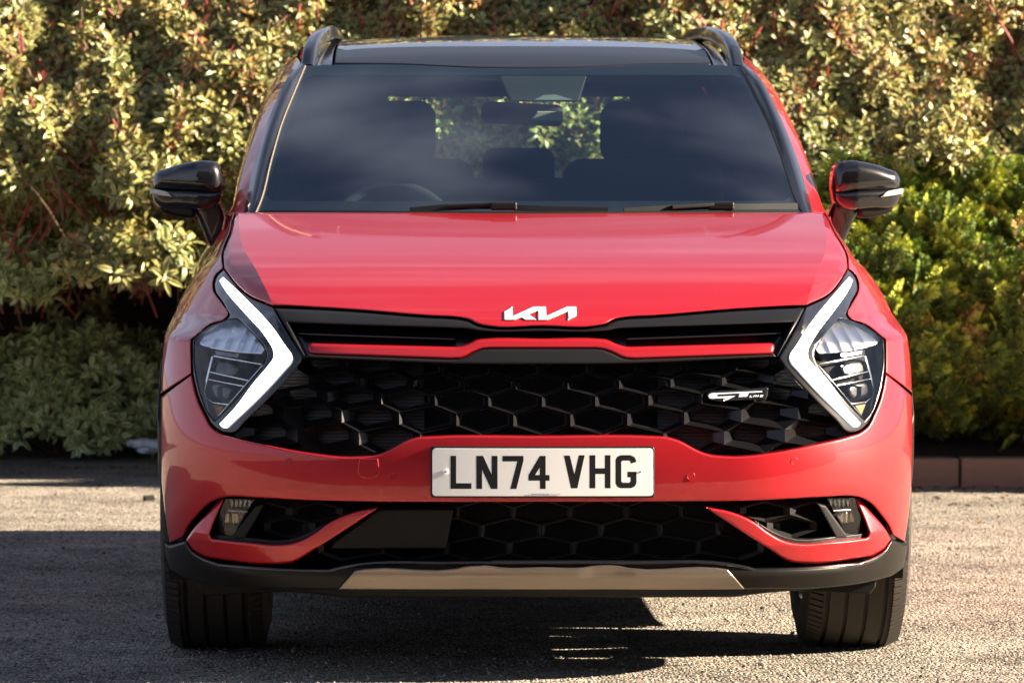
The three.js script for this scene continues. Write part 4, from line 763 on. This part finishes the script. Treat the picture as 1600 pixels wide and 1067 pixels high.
// wheels
{
  const prof = []; const Rt = .367, w2 = .132;
  const grooves = [-.075, -.028, .022, .070];
  prof.push([.24, -w2 + .02], [.27, -w2 + .004], [.31, -w2], [.345, -w2 + .012], [.358, -w2 + .028]);
  for (const g of grooves) prof.push([Rt - .001, g - .0075], [Rt - .001, g - .0050], [Rt - .010, g - .0042], [Rt - .010, g + .0042], [Rt - .001, g + .0050], [Rt - .001, g + .0075]);
  prof.push([.358, w2 - .028], [.345, w2 - .012], [.31, w2], [.27, w2 - .004], [.24, w2 - .02]);
  const tyre = new THREE.LatheGeometry(prof.map(p => new THREE.Vector2(p[0], p[1])), 96).rotateZ(-Math.PI / 2);
  const tg = creased(flat(tyre), .8);
  const blocks = []; const bx = new THREE.BoxGeometry(.030, .0045, .0022);
  for (let i = 0; i < 110; i++) for (const s of [-1, 1]) { const b = bx.clone().translate(s * (w2 - .020), 0, 0); b.rotateZ(s * -.9 * 0).translate(0, .3605, 0).rotateX(i / 110 * Math.PI * 2); blocks.push(flat(b)); }
  const lug = []; const lb = new THREE.BoxGeometry(.036, .008, .0155);
  for (let i = 0; i < 110; i++) for (const s of [-1, 1]) { const b = lb.clone().rotateZ(s * -.42).translate(s * (w2 - .029), .3605, 0).rotateX((i + .5) / 110 * Math.PI * 2); lug.push(flat(b)); }
  const rim = []; rim.push(flat(new THREE.LatheGeometry([[.235, -.11], [.245, -.12], [.25, -.10], [.23, -.08], [.225, .08], [.25, .10], [.245, .12], [.235, .11], [.20, .09], [.20, -.09]].map(p => new THREE.Vector2(...p)), 64).rotateZ(-Math.PI / 2)));
  for (let i = 0; i < 10; i++) { const b = new RoundedBoxGeometry(.03, .20, .035, 2, .008).translate(.075, .14, (i % 2 ? 1 : -1) * .012).rotateX(Math.floor(i / 2) / 5 * Math.PI * 2); rim.push(flat(b)); }
  rim.push(flat(new THREE.CylinderGeometry(.06, .07, .05, 24).rotateZ(-Math.PI / 2).translate(.07, 0, 0)), flat(new THREE.CylinderGeometry(.17, .17, .02, 40).rotateZ(-Math.PI / 2).translate(.0, 0, 0)));
  const rg = merge(rim), lugs = merge(lug);
  for (const [x, z, s] of [[.810, -.93, 1], [-.806, -.93, -1], [.79, -3.61, 1], [-.79, -3.61, -1]]) {
    const w = new THREE.Group(); w.name = 'wheel'; w.position.set(x, .366, z); if (s < 0) w.rotation.y = Math.PI; car.add(w);
    mesh('tyre', tg, M.rubber, w); mesh('tread_lugs', lugs, M.rubber, w).userData.kind = 'stuff'; mesh('rim', rg, M.bezel, w);
  }
  for (const s of [1, -1]) { const h = new THREE.CylinderGeometry(.43, .43, .42, 40, 1, true, -Math.PI * .62, Math.PI * 1.24).rotateZ(Math.PI / 2).rotateX(Math.PI * 0); h.rotateX(-Math.PI / 2); h.translate(s * .70, .365, -.93); mesh('wheel_well', flat(h), M.dark, car); }
}
// ---------------------------------------------------------------- hedge
const leafTex = tex(64, 128, (i, j) => {
  const u = Math.abs((i + .5) / 64 - .5) * 2, v = j / 128, n = .5 + .5 * Math.sin(j * .35 + Math.sin(i * .5) * 2) * .5 + (hash(i >> 1, j >> 2, 4) - .5) * .5;
  const m = smooth(.42, .62, u + .14 * (n - .5) + .25 * Math.abs(v - .45)), rib = smooth(.06, .02, u) * .35;
  const g = [.070, .112, .030], c = [.53, .46, .18];
  const base = [.30, .055, .045], bk = smooth(.16, .03, v) * .8; return g.map((q, k) => lerp(lerp(lerp(q, q * 1.9, rib), c[k], m), base[k], bk));
}, true);
function leafGeo(L, w, bend, fold) {                     // one leaf along +y, folded along its rib and bent back
  const pos = [], uv = [], idx = [], rows = [[0, .10], [.3, .85], [.6, 1], [.85, .55], [1, .02]];
  for (const [t, k] of rows) for (const s of [-1, 0, 1]) { pos.push(s * w * k / 2, t * L * Math.cos(bend * t), -t * t * L * Math.sin(bend) + Math.abs(s) * fold * w * k); uv.push(.5 + s * .5 * (.35 + .65 * k), t); }
  for (let i = 0; i < 4; i++) for (let j = 0; j < 2; j++) { const a = i * 3 + j; idx.push(a, a + 1, a + 4, a, a + 4, a + 3); }
  return geo(pos, null, uv, idx);
}
function whorl(n, L, w, open) {                          // leaves round a shoot whose axis is +z
  const list = [];
  for (let i = 0; i < n; i++) {
    const t = i / n, g = leafGeo(L * rr(.75, 1.15), w * rr(.85, 1.15), rr(.1, .7), rr(.05, .3));
    g.rotateY(rr(-.5, .5)).rotateX(Math.PI / 2 - (open + rr(-.25, .25)) * (.45 + .75 * t)).translate(0, .004, -.035 * t).rotateZ(i * 2.4 + rr(-.3, .3)); list.push(flat(g));
  }
  list.push(flat(new THREE.CylinderGeometry(.0014, .0022, .07, 5).rotateX(Math.PI / 2).translate(0, 0, -.03)));
  return merge(list);
}
function spray() {                                       // flat feathery conifer spray along +y
  const pos = [], nor = [], L = .17;
  const fr = (x, y, a, l, w) => { const dx = Math.sin(a), dy = Math.cos(a), z = rr(-.006, .006); const p = [[x, y, 0], [x + dx * l * .5 - dy * w, y + dy * l * .5 + dx * w, z], [x + dx * l, y + dy * l, z * 1.5], [x + dx * l * .5 + dy * w, y + dy * l * .5 - dx * w, -z]]; for (const i of [0, 1, 2, 0, 2, 3]) pos.push(...p[i]); };
  for (let k = 0; k < 15; k++) { const t = k / 15, s = k % 2 ? 1 : -1, bl = L * .42 * (1 - t * .8), a = s * rr(.6, .95), y = t * L; for (let q = 0; q < 5; q++) { const d = q / 5 * bl; fr(Math.sin(a) * d, y + Math.cos(a) * d, a + (q % 2 ? .5 : -.5), .022 * rr(.7, 1.2), .0045); } fr(Math.sin(a) * bl, y + Math.cos(a) * bl, a, .022, .004); }
  for (let q = 0; q < 8; q++) fr(0, L * q / 8, q % 2 ? .3 : -.3, .028, .004);
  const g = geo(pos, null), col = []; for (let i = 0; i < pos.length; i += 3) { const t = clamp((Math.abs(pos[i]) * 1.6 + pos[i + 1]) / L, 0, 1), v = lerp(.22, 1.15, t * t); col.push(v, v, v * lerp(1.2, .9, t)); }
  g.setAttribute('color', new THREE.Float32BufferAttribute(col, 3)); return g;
}
const whorls = [whorl(10, .047, .0145, 1.0), whorl(9, .055, .0165, 1.25), whorl(9, .040, .0125, .75), whorl(8, .050, .0145, 1.1)];
const sprays = [spray(), spray(), spray()];
const leafM = new THREE.MeshPhysicalMaterial({ map: leafTex, roughness: .42, side: THREE.DoubleSide, transmission: 0 });
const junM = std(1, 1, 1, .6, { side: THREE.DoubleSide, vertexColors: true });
function scatter(parent, name, geos, m, places) {        // places: [position, outward, scale, colour]
  geos.forEach((g, k) => {
    const list = places.filter((_, i) => i % geos.length === k), im = new THREE.InstancedMesh(g, m, list.length), mx = new THREE.Matrix4(), q = new THREE.Quaternion(), q2 = new THREE.Quaternion(), zAx = new THREE.Vector3(0, 0, 1);
    list.forEach(([p, d, s, c], i) => { q.setFromUnitVectors(zAx, new THREE.Vector3(...d).normalize()); q2.setFromAxisAngle(zAx, rr(0, 6.283)); im.setMatrixAt(i, mx.compose(new THREE.Vector3(...p), q.multiply(q2), new THREE.Vector3(s, s, s))); im.setColorAt(i, C(...c)); });
    im.name = name; im.userData.kind = 'stuff'; im.castShadow = im.receiveShadow = true; parent.add(im);
  });
}
const jit = (a, b) => [rr(-a, a), rr(-a, a) + b, rr(-a, a)];
const add = (a, b) => a.map((v, i) => v + b[i]);
const lump = (x, y, k) => fbm(x * 1.6 + k, y * 1.6, k, 2) * .26 + fbm(x * 4.5, y * 4.5 + k, 3 + k, 2) * .26;
function tint(x, y, k) { const a = fbm(x * 1.3, y * 1.3, 20 + k, 3), r = rnd(); const t = .75 + .5 * rnd(); const rd = lerp(.05, .24, smooth(1.2, 1.9, y)); if (r < rd) return [t * 1.0, t * .60, t * .52]; if (r < rd + .14) return [t * .5, t * .58, t * .45]; return [t * (1.02 + .35 * a), t * (1.0 + .05 * a), t * (.92 - .3 * a)]; }
function shrub(name, label, x0, x1, y0, y1, face, count, k, dens, sc = 1, mat = leafM, tn = tint) {
  const g = group(name); tag(g, label, 'hedge');
  const pl = [];
  for (let i = 0; i < count * 3 && pl.length < count; i++) {
    const x = rr(x0, x1), y = rr(y0, y1); if (rnd() > dens(x, y)) continue;
    const dep = -Math.log(1 - rnd() * .98) * .10, z = face(x, y) + lump(x, y, k) - dep;
    const sl = (lump(x + .06, y, k) - lump(x - .06, y, k)) / .12, sv = (lump(x, y + .06, k) - lump(x, y - .06, k)) / .12;
    pl.push([[x, y, z], add([-sl * .5 + .15, .55 - sv * .5, .9], jit(.55, 0)), sc * rr(.75, 1.25), tn(x, y, k)]);
  }
  scatter(g, 'foliage', whorls, mat, pl);
  const st = [], red = [];
  for (let i = 0; i < count / 13; i++) {
    const q = pl[Math.floor(rnd() * pl.length)][0], l = rr(.15, .5), d = new THREE.Vector3(rr(-.6, .6), rr(.4, 1), rr(.0, .5)).normalize(), a = new THREE.Vector3(...q).addScaledVector(d, -l * .8), b = new THREE.Vector3(...q).addScaledVector(d, .06);
    const c = new THREE.CatmullRomCurve3([a, a.clone().lerp(b, .5).add(new THREE.Vector3(rr(-.03, .03), rr(-.03, .03), .02)), b]); (rnd() < .6 ? red : st).push(flat(new THREE.TubeGeometry(c, 5, rr(.0024, .0058), 5)));
  }
  mesh('red_shoots', red, std(.24, .030, .030, .5), g).userData.kind = 'stuff'; mesh('twigs', st, std(.16, .10, .065, .8), g).userData.kind = 'stuff';
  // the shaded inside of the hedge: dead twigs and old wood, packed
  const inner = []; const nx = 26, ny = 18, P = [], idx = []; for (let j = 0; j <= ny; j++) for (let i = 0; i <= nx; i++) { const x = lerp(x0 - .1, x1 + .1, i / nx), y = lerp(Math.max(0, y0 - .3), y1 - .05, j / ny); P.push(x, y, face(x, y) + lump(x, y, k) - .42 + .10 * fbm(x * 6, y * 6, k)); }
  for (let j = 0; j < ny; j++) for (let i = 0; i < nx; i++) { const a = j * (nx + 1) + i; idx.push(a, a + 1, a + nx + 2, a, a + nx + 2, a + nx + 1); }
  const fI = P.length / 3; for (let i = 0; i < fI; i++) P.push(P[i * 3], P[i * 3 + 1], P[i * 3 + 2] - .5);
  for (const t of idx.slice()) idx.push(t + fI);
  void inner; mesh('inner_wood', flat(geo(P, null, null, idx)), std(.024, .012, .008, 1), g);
  return g;
}
const cornerX = at(1501, 740, -6.86)[0] - 1.83;
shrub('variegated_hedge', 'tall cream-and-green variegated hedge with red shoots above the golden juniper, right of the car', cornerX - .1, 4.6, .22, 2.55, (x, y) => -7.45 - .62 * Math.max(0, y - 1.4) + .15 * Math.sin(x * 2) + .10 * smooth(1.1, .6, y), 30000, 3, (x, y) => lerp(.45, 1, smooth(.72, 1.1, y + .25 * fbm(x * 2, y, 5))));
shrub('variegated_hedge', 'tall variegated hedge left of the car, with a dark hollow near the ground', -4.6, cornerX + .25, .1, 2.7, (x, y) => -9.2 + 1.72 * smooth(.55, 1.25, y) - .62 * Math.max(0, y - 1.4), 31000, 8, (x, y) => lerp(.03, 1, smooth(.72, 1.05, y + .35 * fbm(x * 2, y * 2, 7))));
{ // low bush in shade, lower left
  const dome = (name, label, px, py, z, rx, ry, rz, n, sc, cat, tn = tint) => {
    const c = at(px, py, z), g = group(name); tag(g, label, cat); const pl = [];
    for (let i = 0; i < n; i++) { const u = rr(-1, 1), a = rr(0, 6.283), w = Math.sqrt(1 - u * u), d = [w * Math.cos(a), u, w * Math.sin(a)]; if (d[2] < -.4 || (d[1] < -.55)) continue; const k = (1 - .5 * rnd() ** 2) * (1 + .45 * fbm(d[0] * 2 + px, d[1] * 2, d[2] * 2)); pl.push([[c[0] + d[0] * rx * k, Math.max(.02, c[1] + d[1] * ry * k), c[2] + d[2] * rz * k], add([d[0] * .8, d[1] * .6 + .5, d[2] * .8 + .2], jit(.5, 0)), sc * rr(.8, 1.25), tn(d[0] + px, d[1], 2)]); }
    scatter(g, 'foliage', whorls, leafM, pl);
    const st = []; for (let i = 0; i < n / 25; i++) { const q = pl[Math.floor(rnd() * pl.length)][0], a = new THREE.Vector3(c[0] + rr(-.1, .1), Math.max(.02, c[1] - ry * .8), c[2] - .1), b = new THREE.Vector3(...q); st.push(flat(new THREE.TubeGeometry(new THREE.CatmullRomCurve3([a, a.clone().lerp(b, .5).add(new THREE.Vector3(0, .05, .03)), b]), 6, rr(.003, .006), 5))); }
    mesh('stem', st, std(.15, .07, .045, .7), g).userData.kind = 'stuff';
  };
  const green = (x, y, k) => { const t = rr(1.25, 1.75); return [t * .85, t * 1.0, t * 1.1]; };
  dome('low_bush', 'low pale-edged variegated bush in shade at the foot of the hedge, lower left', 105, 628, -8.85, .50, .34, .35, 1150, 1.15, 'bush', green);
  dome('low_bush', 'small clump of variegated leaves catching sun below the left door mirror', 205, 405, -7.45, .30, .16, .2, 330, 1.1, 'bush');
  dome('low_bush', 'dark leafy clump at the left edge of the picture beside the hollow', 8, 425, -7.9, .20, .22, .2, 260, 1.15, 'bush', green);
  dome('low_bush', 'bright variegated sprig standing out of the hedge just behind the left door mirror', 215, 285, -7.3, .17, .13, .15, 150, 1.15, 'bush');
  dome('low_bush', 'bright variegated sprig hanging over the golden conifer right of the right door mirror', 1452, 225, -6.85, .20, .14, .16, 190, 1.15, 'bush');
}
{ // golden juniper over the kerb
  const g = group('juniper'); tag(g, 'golden green juniper spreading over the kerb on the right below the variegated hedge', 'conifer');
  const pl = [], face = (x, y) => -7.42 + .84 * smooth(.12, .62, y) - .35 * smooth(.75, 1.25, y) + .24 * fbm(x * 2.6, y * 2.6, 31, 3) + .30 * fbm(x * 6, y * 6, 3, 2);
  for (let i = 0; i < 16500; i++) {
    const x = rr(1.3, 5.2), y = .12 + 1.12 * rnd() ** .85; if (rnd() > lerp(.35, 1, smooth(.16, .5, y))) continue;
    const z = face(x, y) - .34 * rnd() ** 2 + .02, t = rr(.6, 1.25), o = rnd();
    pl.push([[x, y, z], [0, 0, 1], rr(.45, .85), o < .03 ? [t * .40, t * .26, t * .08] : o < .42 ? [t * .42, t * .46, t * .06] : [t * .13, t * .20, t * .03]]);
  }
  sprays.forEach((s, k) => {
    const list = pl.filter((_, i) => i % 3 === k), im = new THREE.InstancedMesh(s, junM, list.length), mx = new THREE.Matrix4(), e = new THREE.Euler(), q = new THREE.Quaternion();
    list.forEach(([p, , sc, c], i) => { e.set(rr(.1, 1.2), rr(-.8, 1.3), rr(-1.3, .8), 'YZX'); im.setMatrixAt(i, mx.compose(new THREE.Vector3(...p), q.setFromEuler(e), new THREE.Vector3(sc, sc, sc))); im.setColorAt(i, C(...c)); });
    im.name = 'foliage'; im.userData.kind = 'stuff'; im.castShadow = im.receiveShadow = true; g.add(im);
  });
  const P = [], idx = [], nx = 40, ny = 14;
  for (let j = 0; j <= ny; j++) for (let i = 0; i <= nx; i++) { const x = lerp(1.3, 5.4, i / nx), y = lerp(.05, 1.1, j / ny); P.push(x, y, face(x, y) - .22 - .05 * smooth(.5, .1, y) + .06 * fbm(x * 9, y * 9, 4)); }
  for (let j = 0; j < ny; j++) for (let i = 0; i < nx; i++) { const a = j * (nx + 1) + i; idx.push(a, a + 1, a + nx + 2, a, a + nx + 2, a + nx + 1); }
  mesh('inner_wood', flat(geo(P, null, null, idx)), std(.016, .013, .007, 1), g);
  const br = []; for (let i = 0; i < 60; i++) { const x = rr(1.4, 4), y = rr(.2, .95), a = new THREE.Vector3(x, y * .6 + .08, -7.6), b = new THREE.Vector3(x + rr(-.3, .3), y, face(x, y) - .05); br.push(flat(new THREE.TubeGeometry(new THREE.CatmullRomCurve3([a, a.clone().lerp(b, .5).add(new THREE.Vector3(0, -.05, 0)), b]), 6, rr(.005, .011), 6))); }
  mesh('branches', br, std(.13, .085, .055, .85), g).userData.kind = 'stuff';
}

{ // fallen leaves blown against kerb and hedge
  const n = 260, g = leafGeo(.05, .022, .5, .2).rotateX(-Math.PI / 2), im = new THREE.InstancedMesh(g, std(1, 1, 1, .7, { side: THREE.DoubleSide }), n), mx = new THREE.Matrix4(), e = new THREE.Euler(), q = new THREE.Quaternion();
  for (let i = 0; i < n; i++) { const left = rnd() < .5, x = left ? rr(-3, cornerX - .3) : rr(cornerX, 3), z = left ? -9 + 2.6 * rnd() ** 2.2 : -6.84 + 1.9 * rnd() ** 4, s = rr(.5, 1.1); e.set(rr(-.3, .3), rr(0, 6.3), rr(-.3, .3)); im.setMatrixAt(i, mx.compose(new THREE.Vector3(x, .006, z), q.setFromEuler(e), new THREE.Vector3(s, s, s))); const t = rr(.5, 1.2); im.setColorAt(i, C(.16 * t, .10 * t, .04 * t)); }
  im.name = 'fallen_leaves'; tag(im, 'fallen brown leaves lying along the foot of kerb and hedge', 'leaves', null, 'stuff'); im.castShadow = im.receiveShadow = true; scene.add(im);
}

renderer.render(scene, camera);
